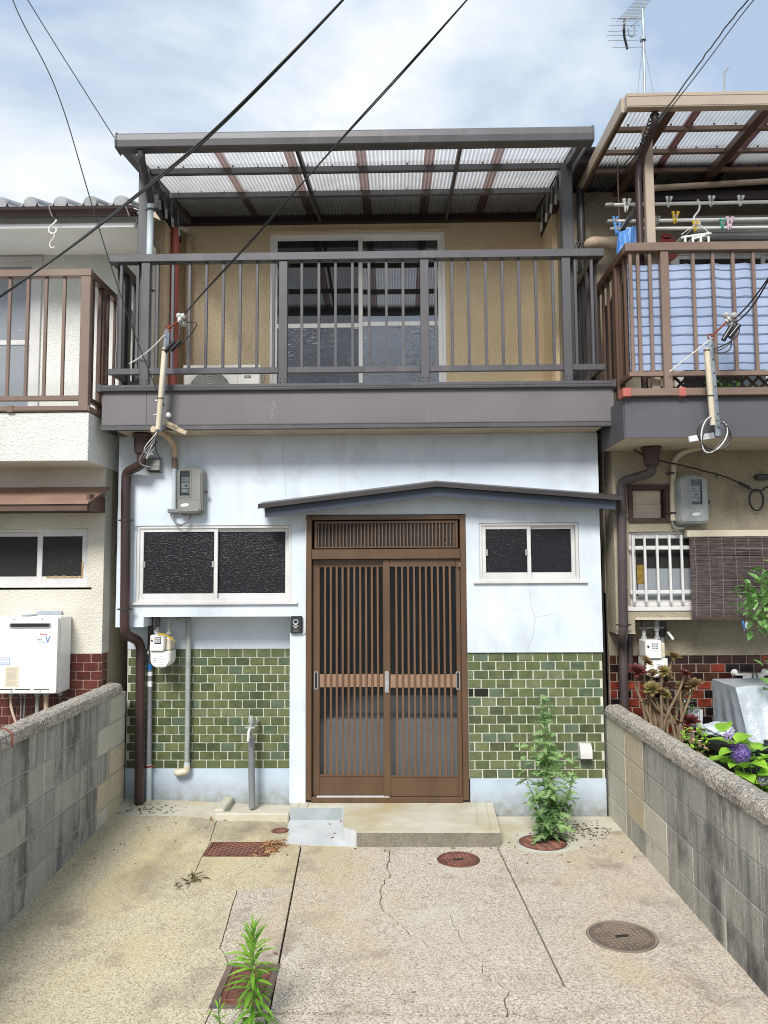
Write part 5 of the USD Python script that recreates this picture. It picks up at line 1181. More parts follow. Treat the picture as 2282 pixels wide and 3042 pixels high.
obj('valve_lever', tube([(2.175, .12, 1.29), (2.215, .11, 1.23)], .012, 8), 'white_plastic', t)
t = thing('downpipe', 'dark upright pipe in the gap between the two upper floors on the right', 'downpipe')
obj('pipe', tube([(1.66, .50, 5.2), (1.66, .50, 3.2)], .036, 12), 'steel_dark', t, smooth=40)
obj('cable_bundle', [tube(spline([(1.62 + .02 * k, .46, 4.70), (1.60 + .012 * k, .44, 4.60), (1.64 - .01 * k, .43, 4.50), (1.60 + .02 * k, .45, 4.40), (1.63, .45, 4.25)], 20), .006, 6) for k in range(3)], 'cable_black', t)

# service entrance poles with insulators
def service(label, top, bot, lean_iso, s, Y, conduit):
    t = thing('service_bracket', label, 'service bracket')
    top = np.array(top); bot = np.array(bot); ax = bot - top
    P = lambda u, dx=0, dy=0: tuple(top + ax * u + np.array([dx, dy, 0]))
    obj('angle_bar', [tube([P(0), P(1)], .020, 4), ], 'galvanised', t)
    obj('bolt_hole', [lathe([(0, 0), (.006, 0), (.006, .002), (0, .002)], P(u, 0, -.0205), 8, 'y') for u in (.08, .22, .36, .50, .64, .78, .92)], 'ink_black', t, kind='stuff')
    obj('conduit', tube([P(conduit[0], conduit[2], -.045), P(conduit[1], conduit[2], -.045)], .020, 12), 'cream_plastic', t, smooth=40)
    for u in (conduit[0] + .02, conduit[0] + (conduit[1] - conduit[0]) * .62):
        obj('strap', lathe([(.0205, -.004), (.0225, -.004), (.0225, .004), (.0205, .004)], P(u, conduit[2], -.045), 12), 'steel_dark', t)
    obj('ring', xform(trimesh.creation.torus(.024, .005, 20, 8), tuple(top + np.array([.006, 0, .012])), rx=1.2, ry=.5), 'wire_rust', t, smooth=True)
    iso = np.array(lean_iso)
    obj('link_bolt', tube([tuple(top + np.array([.01, 0, .015])), tuple(iso)], .007, 8), 'wire_rust', t)
    for k, (dx, dy, dz) in enumerate(((0, 0, 0), (.030, -.02, .022), (-.012, .01, .035), (.018, .02, -.022))):
        m = lathe([(0, -.026), (.018, -.026), (.026, -.014), (.020, -.004), (.030, .006), (.026, .018), (.016, .026), (0, .027)], (0, 0, 0), 14)
        obj('insulator', xform(m, tuple(iso + np.array([dx, dy, dz])), rx=.6 + k * .7, ry=.8 - k * .5, s=.8), 'porcelain', t, smooth=50)
    return t, P, iso
t, Pm, iso1 = service('leaning galvanised service bracket with insulators fixed at the left of the middle balcony', (-1.765, -.42, 3.655), (-1.815, -.42, 2.86), (-1.660, -.44, 3.725), 1, -.42, (.20, .99, .006))
for k in range(2):
    obj('connector', tube([(-1.765 + .045 * k, -.47, 3.468 + .006 * k), (-1.690 + .040 * k, -.47, 3.548 + .002 * k)], .017, 10), 'black_plastic', t, smooth=40)
for k, (x2, z2, xm, zm) in enumerate(((-1.695, 3.55, -1.655, 3.62), (-1.66, 3.55, -1.60, 3.62), (-1.66, 3.52, -1.525, 3.66))):
    obj('wire_loop', tube(spline([(-1.645 + .02 * k, -.46, 3.715 - .01 * k), (xm, -.47, zm + .02), (xm - .03 * (k > 1), -.47, zm - .04), (x2, -.47, z2 - .02)], 20), .0045, 6), 'cable_black', t)
obj('foot_bracket', [xform(bx(-.085, .085, -.004, .016, -.016, .016), (-1.70, -.36, 2.895), ry=.42), xform(bx(-.06, .06, -.012, .016, -.012, .012), (-1.745, -.36, 2.93), ry=.42)], 'wrap_beige', t)
obj('bolt', [lathe([(0, 0), (.009, 0), (.009, .012), (.004, .012), (.004, .03), (0, .03)], (0, 0, 0), 8, 'x').apply_translation((x - .045, -.42, z)) for x, z in ((-1.80, 3.10), (-1.81, 2.99))], 'galvanised', t)
rw = random.Random(3)
for k in range(6):
    a = rw.uniform(-.12, .02); L = rw.uniform(.12, .26)
    obj('wire_tail', tube(spline([(-1.81, -.46, 2.87), (-1.82 + a * .4, -.46 - .01 * k, 2.86 - L * .5), (-1.83 + a, -.45, 2.86 - L), (-1.83 + a * .6 + .03, -.44, 2.86 - L * (.6 if k < 3 else 1.15))], 16), .0042, 6), ('pipe_grey', 'wire_white', 'cable_black')[k % 3], t)
obj('insulator', lathe([(0, -.02), (.018, -.018), (.022, 0), (.012, .015), (0, .018)], (-1.735, -.45, 2.985), 12), 'porcelain', t, smooth=50)
obj('guy_wire', tube([tuple(np.array([-1.772, -.42, 3.63]) + (np.array([-2.115, -.25, 3.438]) - np.array([-1.772, -.42, 3.63])) * u + np.array([0, 0, -.025 * math.sin(PI * u)])) for u in np.linspace(0, 1, 12)], .005, 6), 'wire_white', t)

t, Pm2, iso2 = service('galvanised service bracket with insulators before the right house balcony', (2.238, -.78, 3.430), (2.285, -.74, 2.735), (2.365, -.80, 3.560), 1, -.78, (.12, .90, -.050))
for k in range(2):
    obj('connector', tube([(2.305 + .045 * k, -.84, 3.40 + .02 * k), (2.365 + .055 * k, -.84, 3.50 + .01 * k)], .017, 10), 'black_plastic', t, smooth=40)
for k in range(3):
    obj('wire_loop', tube(spline([(2.39, -.83, 3.54 - .01 * k), (2.42 - .03 * k, -.84, 3.47), (2.32 + .02 * k, -.84, 3.37), (2.24, -.82, 3.34 - .012 * k)], 18), .0045, 6), 'cable_black', t)
obj('foot_bracket', [xform(bx(-.09, .09, -.004, .02, -.02, .02), (2.185, -.70, 2.735), ry=-.15)], 'label_white', t)
for k in range(4):
    obj('wire_tail', tube(spline([(2.24, -.80, 2.86), (2.15 - .01 * k, -.80, 2.72), (2.16 + .02 * k, -.79, 2.60 + .01 * k), (2.24 + .02 * k, -.79, 2.64), (2.25 + .008 * k, -.80, 2.84)], 22), .005, 6), ('cable_black', 'wire_white')[k == 1], t)
obj('guy_wire', tube([tuple(np.array([2.235, -.79, 3.42]) + (np.array([1.985, -.66, 3.225]) - np.array([2.235, -.79, 3.42])) * u) for u in np.linspace(0, 1, 8)], .005, 6), 'wire_white', t)

# overhead cables
def onward(pts, k=6.0, start=False):
    """carries a wire on past the frame in its own direction"""
    p = [np.array(q) for q in pts]
    if start:
        return [tuple(p[0] + (p[0] - p[1]) * k)] + pts
    return pts + [tuple(p[-1] + (p[-1] - p[-2]) * k)]
def flat_cable(name, label, pts, w0, w1, twists, m='cable_black', n=160):
    """a twin cable: two cords side by side that turn slowly about each other"""
    p = spline(pts, n) if len(pts) > 2 else np.linspace(pts[0], pts[1], n)
    d = np.gradient(p, axis=0); d /= np.linalg.norm(d, axis=1, keepdims=True)
    a = np.cross(d, [0, 0, 1.0]); a /= np.linalg.norm(a, axis=1, keepdims=True); b = np.cross(d, a)
    u = np.linspace(0, 1, n)[:, None]
    th = twists(u) if callable(twists) else twists * u * 2 * PI
    o = np.cos(th) * a + np.sin(th) * b
    t = thing(name, label, 'cable')
    obj('cord', tube(p + o * w1, w0, 8), m, t, smooth=True)
    obj('cord', tube(p - o * w1, w0, 8), m, t, smooth=True)
    return t
c1 = [(-2.379, -2.15, 3.139), (-2.129, -2.20, 3.272), (-1.665, -2.25, 3.570), (-1.233, -2.30, 3.883), (-1.070, -2.32, 4.004), (-0.702, -2.40, 4.298), (-0.456, -2.45, 4.516), (-0.261, -2.50, 4.687), (-0.118, -2.55, 4.806)]
flat_cable('overhead_cable', 'thick twisted black cable crossing the sky from the left edge, nearest the camera', onward(onward(c1, 4, True), 4), .0053, .0050, lambda u: 1.2 + 7.0 * u + 0 * u)
c2 = [(-1.645, -.455, 3.735), (-1.401, -0.62, 3.913), (-1.123, -0.80, 4.100), (-0.674, -1.15, 4.383), (-0.355, -1.40, 4.585), (0.051, -1.72, 4.828), (0.419, -2.00, 5.065), (0.570, -2.12, 5.161)]
flat_cable('overhead_cable', 'black twin service cable running up from the insulators of the middle house', onward(c2, 5), .0042, .0046, lambda u: .8 + 9 * u)
def single(label, pts, r, ext_=4, start=False, m='cable_black', wob=0.0, seed=1):
    q = onward(pts, ext_, start) if ext_ else pts
    p = spline(q, 70) if len(q) > 2 else np.linspace(q[0], q[1], 30)
    if wob:
        rr = random.Random(seed)
        p = p + np.array([[rr.uniform(-wob, wob) for _ in range(3)] for _ in range(len(p))]); 
    t = thing('overhead_cable', label, 'cable')
    obj('cord', tube(p, r, 7), m, t, smooth=True)
    return t
single('thin dark wire slanting down from the top left to the foot of the service bracket', [(-1.725, -.44, 2.99), (-1.770, -0.44, 3.05), (-2.136, -0.62, 4.082), (-2.346, -0.75, 4.845), (-2.562, -0.85, 5.502), (-2.774, -0.95, 5.950), (-2.823, -1.00, 6.160)][1:], .0042, 4)
single('thin dark wire from the top left to the left end of the middle roof', [(-3.156, -0.30, 6.728), (-3.045, -0.20, 6.543), (-2.380, 0.08, 5.471), (-2.325, 0.11, 5.384)], .0042, 4, True)
single('thin black wire over the beige beam of the right roof, left of its pair', [(2.454, -1.40, 5.656), (2.360, -1.30, 5.576), (2.150, -1.15, 5.328), (1.875, -0.95, 4.975), (1.771, 0.20, 5.061), (1.681, 0.45, 5.041)], .0050, 3, True, wob=.004)
single('thin black wire over the beige beam of the right roof, right of its pair', [(2.490, -1.40, 5.655), (2.400, -1.30, 5.575), (2.181, -1.15, 5.311), (1.898, -0.95, 4.975), (1.757, 0.30, 5.029), (1.692, 0.45, 5.020)], .0036, 3, True)
single('upper black service wire running from the right bracket to the right edge', [(2.400, -.82, 3.560), (2.430, -0.85, 3.590), (2.509, -1.10, 3.741), (2.551, -1.40, 3.872)], .0055, 4)
single('lower black service wire running from the right bracket to the right edge', [(2.400, -.83, 3.530), (2.442, -0.85, 3.562), (2.509, -1.10, 3.725), (2.550, -1.40, 3.847)], .0055, 4)
t = single('old black wire sagging across the wall of the right house to a coil', [(1.76, -.03, 2.99), (1.813, -0.05, 2.906), (1.874, -0.08, 2.769), (2.152, -0.09, 2.639), (2.483, -0.07, 2.563), (2.736, -0.05, 2.469), (2.830, -0.04, 2.421), (2.956, -0.04, 2.450)], .0065, 0, wob=.003)
obj('coil', [tube([(2.86 + .055 * math.cos(a) + .004 * k, -.03 - .006 * k, 2.34 + .085 * math.sin(a)) for a in np.linspace(0, 2 * PI, 22)], .0045, 6) for k in range(2)], 'cable_black', t)
obj('coil', [tube([(1.80 + .06 * math.cos(a), -.06, 2.80 + .045 * math.sin(a)) for a in np.linspace(.3, 2 * PI, 20)], .004, 6)], 'cable_black', t)
obj('knob', [xform(lathe([(0, -.018), (.016, -.016), (.018, 0), (.010, .004), (.018, .010), (.014, .02), (0, .02)], n=12), p, rx=.8, ry=.5) for p in ((1.875, -.09, 2.80), (1.900, -.09, 2.775), (1.86, -.09, 2.765), (1.745, -.04, 3.02), (1.755, -.05, 2.98))], 'porcelain', t, smooth=50)
obj('splice', tube([(2.72, -.06, 2.475), (2.80, -.055, 2.435)], .014, 8), 'cable_black', t)
obj('wall_clip', tube([(2.54, -.06, 2.56), (2.545, -.06, 2.52)], .008, 6), 'steel_dark', t)
obj('wall_block', bx(2.86, 2.96, -.07, -.01, 2.50, 2.545, .008), 'steel_dark', t)

# ------------------------------------------------------------------ television aerial on the roof behind
t = thing('television_antenna', 'old television aerial on a pale mast high behind the right house roof', 'antenna')
obj('mast', tube([(3.77, 5.0, 6.3), (3.795, 5.0, 10.34)], .019, 10), 'galvanised', t, smooth=40)
obj('mast_clamp', lathe([(.03, -.03), (.05, -.03), (.05, .03), (.03, .03)], (3.786, 5.0, 9.86), 10), 'galvanised', t)
b0, b1 = np.array([3.40, 4.7, 9.87]), np.array([3.97, 5.5, 10.86])
obj('boom', tube([tuple(b0), tuple(b1)], .008, 8), 'aluminium_dull', t)
obj('boom', tube([(3.62, 5.0, 10.06), (3.81, 5.15, 10.30), (3.93, 5.3, 10.60), (3.95, 5.4, 10.8)], .008, 8), 'aluminium_dull', t)
for k in range(15):
    c = b0 + (b1 - b0) * (.14 + k * .062); w = .15 - .002 * k
    obj('element', tube([(c[0] - w, c[1], c[2]), (c[0] + w, c[1], c[2])], .0035, 6), 'aluminium_dull', t)
obj('reflector_spine', tube([(3.50, 4.95, 10.13), (3.475, 4.9, 9.95), (3.44, 4.8, 9.86), (3.46, 4.85, 9.78), (3.53, 4.95, 9.66)], .018, 8), 'steel_dark', t)
for (x, z) in ((3.51, 10.13), (3.49, 10.02), (3.47, 9.93), (3.44, 9.86), (3.46, 9.78), (3.53, 9.67)):
    obj('element', tube([(x - .23, 4.92, z), (x + .23, 4.92, z)], .004, 6), 'aluminium_dull', t)
obj('feed_loop', tube([(3.60 + .05 * math.cos(a), 4.95, 9.96 + .10 * math.sin(a)) for a in np.linspace(PI * .9, PI * 2.2, 14)], .009, 6), 'aluminium_dull', t)
for x in (3.35, 4.35):
    obj('guy_wire', tube([(3.787, 5.0, 9.86), (x, 5.0 + (x - 3.8) * .3, 6.6)], .004, 4), 'aluminium_dull', t)
t = thing('television_antenna', 'short thin aerial rod poking up behind the right end of the beige beam', 'antenna')
obj('rod', tube([(4.45, 4.0, 6.5), (4.55, 4.0, 8.62), (4.60, 4.0, 8.70)], .012, 6), 'aluminium_dull', t)

# ================================================================== RIGHT GARDEN THINGS
t = thing('reed_blind', 'dark brown reed blind hung over the barred window of the right house', 'blind')
rr = random.Random(15); ms = []
for k in range(112):
    z = 2.045 - k * .0056
    ms.append(tube([(2.296 + .004 * rr.random(), -.085 + rr.uniform(-.002, .002), z + rr.uniform(-.0015, .0015)), (2.75, -.088 + rr.uniform(-.004, .004), z + rr.uniform(-.003, .003)), (3.25, -.085, z + rr.uniform(-.0015, .0015))], .0026, 5, cap=False))
obj('reeds', ms, 'blind_reed', t, kind='stuff')
for k in range(9):
    obj('string', tube([(2.34 + .105 * k, -.0905, 2.045), (2.345 + .105 * k, -.0905, 1.73), (2.335 + .105 * k, -.0905, 1.42)], .0012, 4), 'aluminium_dull', t)
obj('bottom_bar', bx(2.298, 3.25, -.094, -.076, 1.402, 1.418, .003), 'wood_dark', t)
obj('head_rail', bx(2.29, 3.25, -.075, -.01, 2.045, 2.10, .004), 'cream_plastic', t)
wg = thing('window_grille', 'pale aluminium bars over the right house window beside the reed blind', 'window grille')
for x in (1.868, 1.962, 2.060, 2.158, 2.252, 2.345):
    obj('bar', bx(x - .009, x + .009, -.050, -.030, 1.535, 2.065, .002), 'aluminium', wg)
for z in (1.965, 1.615):
    obj('cross_bar', bx(1.840, 3.2, -.029, -.017, z - .015, z + .015, .002), 'aluminium', wg)
t = thing('clothes_peg', 'blue and white peg hanging under the reed blind', 'clothes peg')
for k in (-1, 1):
    obj('jaw', xform(bx(-.008, .008, -.008, .008, -.05, .03, .003), (2.700 + .010 * k, -.10, 1.36), ry=.25 * k), 'peg_blue' if k < 0 else 'white_plastic', t)
obj('cord', tube([(2.70, -.10, 1.39), (2.70, -.095, 1.42)], .002, 4), 'ink_black', t)

t = thing('towel_rail', 'white suction cup rail with a hanging cloth on the dark red tiles', 'towel rail')
obj('rail', tube([(2.68, .06, .955), (3.05, .06, .955)], .009, 8), 'white_plastic', t)
for x in (2.69, 2.93):
    obj('cup', lathe([(0, 0), (.026, 0), (.030, .008), (.022, .026), (.012, .034), (0, .036)], (x, .105, .965), 18, 'y'), 'white_plastic', t, smooth=40)
c = curtain(2.735, 2.905, .055, .70, .965, 2, .006, nz=6, nx=24)
obj('cloth', c, 'towel', t, smooth=True)
obj('tongs', tube(bent([(2.80, .03, .92), (2.81, .03, 1.0), (2.83, .03, 1.0), (2.84, .03, .92)], .02), .005, 6), 'steel_dark', t)

t = thing('silver_cover', 'silver grey sheet draped over something bulky at the right edge', 'cover')
nx, nz = 60, 26
V = []
for j in range(nz):
    v = j / (nz - 1)
    for i in range(nx):
        u = i / (nx - 1)
        x = 2.47 + u * 1.2 + .05 * v * (1 - u) * 0 + .06 * v
        fold = .035 * v * math.sin(u * 26 + 1.5 * v) + .02 * v * math.sin(u * 57 + 3 * v)
        V.append((x - .02 * v * math.sin(u * 9), -.42 - .62 * v * (.55 + .45 * u) + fold, .925 - .95 * v ** 1.1 + .012 * math.sin(u * 14) * (1 - v) + .02 * u))
F = [q for j in range(nz - 1) for i in range(nx - 1) for q in ((j * nx + i, (j + 1) * nx + i, (j + 1) * nx + i + 1), (j * nx + i, (j + 1) * nx + i + 1, j * nx + i + 1))]
obj('front_drape', trimesh.Trimesh(np.array(V), np.array(F), process=False), 'tarp_silver', t, smooth=True)
V2 = []
for j in range(nz):
    v = j / (nz - 1)
    for i in range(nx):
        u = i / (nx - 1)
        V2.append((2.47 + .06 * v * (1 - u) + .02 * math.sin(u * 20) * v * math.sin(PI * u), (-.42 - .62 * .55 * v + .035 * v * math.sin(1.5 * v) + .02 * v * math.sin(3 * v)) * (1 - u), .925 - .95 * v ** 1.1 + .005 * u))
obj('side_drape', trimesh.Trimesh(np.array(V2), np.array(F), process=False), 'tarp_silver', t, smooth=True)
obj('top_drape', trimesh.Trimesh([(2.47, -.42, .925), (3.67, -.42, .945), (3.67, .0, .95), (2.47, .0, .93)], [(0, 1, 2), (0, 2, 3)], process=False), 'tarp_silver', t)

for lab, (x0, x1, y0, y1, z1) in (('black plastic planter with the tall rosette succulents', (1.79, 2.19, -.52, -.18, .50)), ('large black plastic tub behind the purple hydrangea', (2.20, 2.62, -.72, -.34, .58))):
    t = thing('planter', lab, 'planter')
    obj('body', [bx(x0 + .02, x1 - .02, y0 + .02, y1 - .02, -.14, z1 - .03, .02)], 'black_matt', t)
    obj('rim', [extz(sbox(x0, y0, x1, y1).difference(sbox(x0 + .03, y0 + .03, x1 - .03, y1 - .03)), z1 - .05, z1)], 'black_matt', t)
t = thing('plastic_bag', 'crumpled clear plastic bag lying on the black tub', 'plastic bag')
m = trimesh.creation.icosphere(3, 1.0); v = np.array(m.vertices)
d = meshkit.fbm(v * 2.3 + 4, 4, 9)[:, None]
v = v * (.55 + .75 * d) * np.array([.12, .09, .06]); m = trimesh.Trimesh(v + np.array([2.345, -.40, .615]), m.faces, process=False)
obj('bag', m, 'bag_clear', t)
t = thing('garden_lamp', 'grey ribbed solar garden lamp beside the succulents', 'garden lamp')
obj('shade', [lathe([(.040, -.075), (.046, 0), (.048, .06), (.040, .066), (0, .066)], (2.255, -.20, .67), 20)], 'pipe_zinc', t, smooth=40)
obj('rib', [tube([(2.255 + .042 * math.cos(a), -.20 + .042 * math.sin(a), .595), (2.255 + .0495 * math.cos(a), -.20 + .0495 * math.sin(a), .73)], .003, 5) for a in np.linspace(0, 2 * PI, 18)[:-1]], 'label_white', t, kind='stuff')
obj('stake', tube([(2.255, -.20, .60), (2.26, -.20, -.1)], .012, 8), 'black_plastic', t)

# ================================================================== PLANTS
def blade(L, W, droop=.6, fold=.25, n=6, twist=0.0, base=.12, shape='lance'):
    """a leaf lying along +x, keeled, bending down towards its tip"""
    s = np.linspace(0, 1, n + 1)
    ang = -droop * s ** 1.2
    x = np.r_[0, np.cumsum(np.cos((ang[1:] + ang[:-1]) / 2))] * L / n
    z = np.r_[0, np.cumsum(np.sin((ang[1:] + ang[:-1]) / 2))] * L / n
    if shape == 'lance':
        w = W / 2 * np.maximum(.03, np.sin(PI * np.clip(s * .92 + .05, 0, 1)) ** .8)
    elif shape == 'ovate':
        w = W / 2 * np.maximum(.02, np.sin(PI * s ** .75) ** .75); w[0] = W * .03
    else:
        w = W / 2 * np.maximum(.05, np.sin(PI * np.clip(s * .62 + .02, 0, 1)) ** 1.6); w[-1] = W * .12
    v = np.vstack([np.c_[x, -w, z + fold * w], np.c_[x, 0 * x, z], np.c_[x, w, z + fold * w]])
    k = n + 1; f = []
    for i in range(n):
        f += [(i, i + 1, k + i + 1), (i, k + i + 1, k + i), (k + i, k + i + 1, 2 * k + i + 1), (k + i, 2 * k + i + 1, 2 * k + i)]
    return v, np.array(f)

def lobed(L, W, droop, rng, n=5):
    """a leaf cut into pointed lobes"""
    s = np.linspace(0, 1, n + 1); ang = -droop * s
    x = np.r_[0, np.cumsum(np.cos((ang[1:] + ang[:-1]) / 2))] * L / n
    z = np.r_[0, np.cumsum(np.sin((ang[1:] + ang[:-1]) / 2))] * L / n
    v = [(x[i], sg * W * .09 * (1 - .5 * s[i]), z[i]) for sg in (-1, 1) for i in range(n + 1)]; k = n + 1; f = []
    for i in range(n):
        f += [(i, i + 1, k + i + 1), (i, k + i + 1, k + i)]
    for sg in (0, 1):
        for i in range(n):
            y = (-1, 1)[sg]
            w = W * .5 * math.sin(PI * min(.97, (i + 1.0) / (n + .4))) * rng.uniform(.75, 1.15)
            t0 = len(v)
            v.append((x[i] + L * .16 + w * .25, y * w, z[i] + rng.uniform(-.1, .16) * w))
            v.append((x[i] + L * .24, y * w * .62, z[i] + .02 * L))
            a, b = sg * k + i, sg * k + i + 1
            f += [(a, b, t0 + 1), (a, t0 + 1, t0)] if sg else [(a, t0 + 1, b), (a, t0, t0 + 1)]
    return np.array(v), np.array(f)

def place(vf, p, az, el, roll=0.0):
    v, f = vf
    T = trimesh.transformations
    Rm = (T.rotation_matrix(az, [0, 0, 1]) @ T.rotation_matrix(-el, [0, 1, 0]) @ T.rotation_matrix(roll, [1, 0, 0]))[:3, :3]
    return trimesh.Trimesh(v @ Rm.T + np.asarray(p), f, process=False)

GA = 2.39996
# bright goldenrod-like weed at the bottom of the picture
def goldenrod(label, base, top, n, L0, seed):
    r = random.Random(seed); base, top = np.array(base), np.array(top)
    t = thing('weed', label, 'weed')
    P = lambda u: base + (top - base) * u + np.array([.008 * math.sin(u * 5), .006 * math.cos(u * 4), 0])
    obj('stem', tube([tuple(P(u)) for u in np.linspace(0, 1, 12)], np.linspace(.0055, .002, 12), 8), 'stem_green', t, smooth=True)
    for k in range(n):
        u = (k + .5) / n
        el = -.15 + 1.35 * u ** 2.2 + r.uniform(-.18, .18)
        L = L0 * (1.0 - .45 * max(0, u - .72) / .28) * r.uniform(.72, 1.1) * (.65 if r.random() < .28 and u < .75 else 1)
        obj('leaf', place(blade(L, L * r.uniform(.13, .17), droop=r.uniform(.5, 1.15) * (1.1 - .6 * u), fold=.35, n=6), P(u * .985), k * GA + r.uniform(-.3, .3), el, r.uniform(-.3, .3)), 'leaf_rod_pale' if u > .62 and r.random() < .75 else 'leaf_rod', t, smooth=True)
    return t
goldenrod('bright green narrow-leaved weed growing up at the bottom edge by the square iron cover', (-.632, -2.86, -.125), (-.610, -2.84, .285), 118, .125, 51)
goldenrod('small bright weed sprout at the bottom edge left of the taller one', (-.745, -2.93, -.125), (-.735, -2.92, .03), 26, .075, 52)

# tall lobed weed on the chevron manhole
t = thing('weed', 'tall grey green lobed weed growing from the edge of the chevron manhole cover', 'weed')
r = random.Random(61)
main = spline([(1.075, -.515, -.125), (1.070, -.52, .20), (1.055, -.525, .50), (1.045, -.53, .86)], 30)
stems = [(main, .0065, 1.0)]
for az, z0, l, h in ((2.9, .02, .20, .50), (.25, .0, .20, .52), (-1.7, .03, .13, .36), (1.5, .03, .11, .40), (-2.5, .0, .17, .30), (-.6, .02, .17, .33), (2.0, .2, .12, .35)):
    p0 = main[int(6 * (z0 + .12) / .2) if z0 > 0 else 1]
    stems.append((spline([p0, p0 + np.array([math.cos(az) * l * .6, math.sin(az) * l * .6, h * .35]), p0 + np.array([math.cos(az) * l, math.sin(az) * l, h])], 18), .004, .75))
for k, (p, rad, _) in enumerate(stems):
    obj('stem', tube(p, np.linspace(rad, rad * .35, len(p)), 7), 'stem_green' if k == 0 else 'stem_purple', t, smooth=True)
cnt = 0
for k, (p, rad, sc) in enumerate(stems):
    nl = 96 if k == 0 else 24
    for i in range(nl):
        u = (i + r.random()) / nl; q = p[min(len(p) - 1, int(u * len(p)))]
        if k == 0:
            L = (.13 + .07 * (1 - u) if u < .55 else .150 - .17 * (u - .55)) * r.uniform(.6, 1.05)
            el = -.25 + .9 * u + r.uniform(-.45, .45)
        else:
            L = .115 * (1 - .4 * u) * r.uniform(.6, 1.1); el = r.uniform(-.6, .7)
        obj('leaf', place(lobed(L, L * r.uniform(.65, 1.15), r.uniform(.1, 1.1), r), q, i * GA + k + r.uniform(-.6, .6), el, r.uniform(-.7, .7)), 'leaf_weed_dark' if (q[2] < .16 and r.random() < .65) or r.random() < .18 else 'leaf_weed', t)
        cnt += 1

# rosette succulents
t = thing('succulent', 'leggy bronze rosette succulents leaning against the dark tiles of the right house', 'succulent')
def rosette(c, R, tilt, az, m, n=30):
    ms = []
    for i in range(n):
        u = (i + 1) / n
        el = 1.25 - 1.35 * u ** .8
        ms.append(place(blade(R * (.35 + .65 * u), R * (.30 + .16 * u), droop=-.35, fold=.3, n=4, shape='spoon'), (0, 0, 0), i * GA, el))
    T = trimesh.transformations
    j = join(ms); j.apply_transform(T.rotation_matrix(tilt, [-math.sin(az), math.cos(az), 0])); j.apply_translation(c)
    obj('rosette', j, m, t, smooth=True)
ROS = [(1.773, 1.037, .090, 1), (1.853, 1.104, .068, 0), (1.956, 1.043, .062, 0), (1.901, 1.016, .052, 0), (2.050, 1.144, .070, 0), (2.110, 1.022, .062, 1), (2.001, .976, .070, 0), (1.877, .909, .085, 0), (1.963, .875, .065, 0), (2.113, .908, .068, 0), (2.172, .942, .085, 0), (2.145, .668, .098, 1), (2.06, .66, .05, 0)]
for k, (x, z, R_, red) in enumerate(ROS):
    y = -.35 + .05 * math.sin(k * 2.3)
    b = (1.87 + .021 * k if k < 11 else x + .02, -.34 + .03 * math.cos(k), .50)
    obj('stem', tube(spline([b, (b[0] + (x - b[0]) * .25 + .02 * math.sin(k), y + .02, b[2] + (z - b[2]) * .45), (x - .01, y, z - .05), (x, y - .01, z)], 16), np.linspace(.013, .009, 16), 8), 'stem_bark', t, smooth=True)
    rosette((x, y - .012, z), R_, .55 + .2 * math.sin(k), -PI / 2 + .7 * math.sin(k * 1.7), 'leaf_aeonium_red' if red else 'leaf_aeonium')

for k in range(12):
    x = 1.84 + .024 * k; b_ = (x + .01, -.33 + .04 * math.sin(k * 3), .50); h = .30 + .14 * abs(math.sin(k * 2.1))
    obj('stem', tube(spline([b_, (x - .02 * math.sin(k), b_[1] + .01, .50 + h * .5), (x - .03 + .07 * math.sin(k * 1.3), b_[1] - .01, .50 + h)], 12), np.linspace(.012, .008, 12), 7), 'stem_bark', t, smooth=True)
    if k % 2:
        rosette((x - .03 + .07 * math.sin(k * 1.3), b_[1] - .02, .50 + h), .048, .4, k, 'leaf_aeonium', 20)
t = thing('flowering_plant', 'low plant with small pink flowers and yellowing leaves by the succulent planter', 'plant')
r = random.Random(71)
obj('leaves', join([place(blade(r.uniform(.03, .055), r.uniform(.014, .024), .5, .2, 3, shape='ovate'), (2.10 + r.uniform(-.08, .12), -.55 + r.uniform(-.06, .06), r.uniform(.46, .66)), r.uniform(0, 7), r.uniform(-.5, .9)) for _ in range(130)]), 'leaf_hydrangea', t, kind='stuff')
obj('dry_leaves', join([place(blade(r.uniform(.03, .05), r.uniform(.012, .02), .5, .2, 3, shape='ovate'), (2.13 + r.uniform(-.09, .09), -.56 + r.uniform(-.06, .06), r.uniform(.44, .60)), r.uniform(0, 7), r.uniform(-.5, .9)) for _ in range(50)]), 'dry_straw', t, kind='stuff')
for x, z in ((2.085, .645), (2.16, .53), (2.12, .58)):
    obj('flower', join([place(blade(.022, .020, .5, .1, 3, shape='ovate'), (x, -.62, z), a, .5) for a in np.arange(0, 2 * PI, 2 * PI / 6)]), 'petal_pink', t)
t = thing('pot_plant', 'small pot plant with white-edged leaves between the succulents and the lamp', 'plant')
obj('leaves', join([place(blade(r.uniform(.035, .05), r.uniform(.018, .026), .5, .2, 3, shape='ovate'), (2.16 + r.uniform(-.07, .07), -.24 + r.uniform(-.05, .05), r.uniform(.66, .88)), r.uniform(0, 7), r.uniform(-.5, .9)) for _ in range(60)]), 'leaf_camellia', t, kind='stuff')
obj('pale_leaves', join([place(blade(r.uniform(.03, .045), r.uniform(.012, .02), .5, .2, 3, shape='ovate'), (2.16 + r.uniform(-.07, .07), -.26 + r.uniform(-.05, .05), r.uniform(.66, .88)), r.uniform(0, 7), r.uniform(-.5, .9)) for _ in range(34)]), 'label_white', t, kind='stuff')

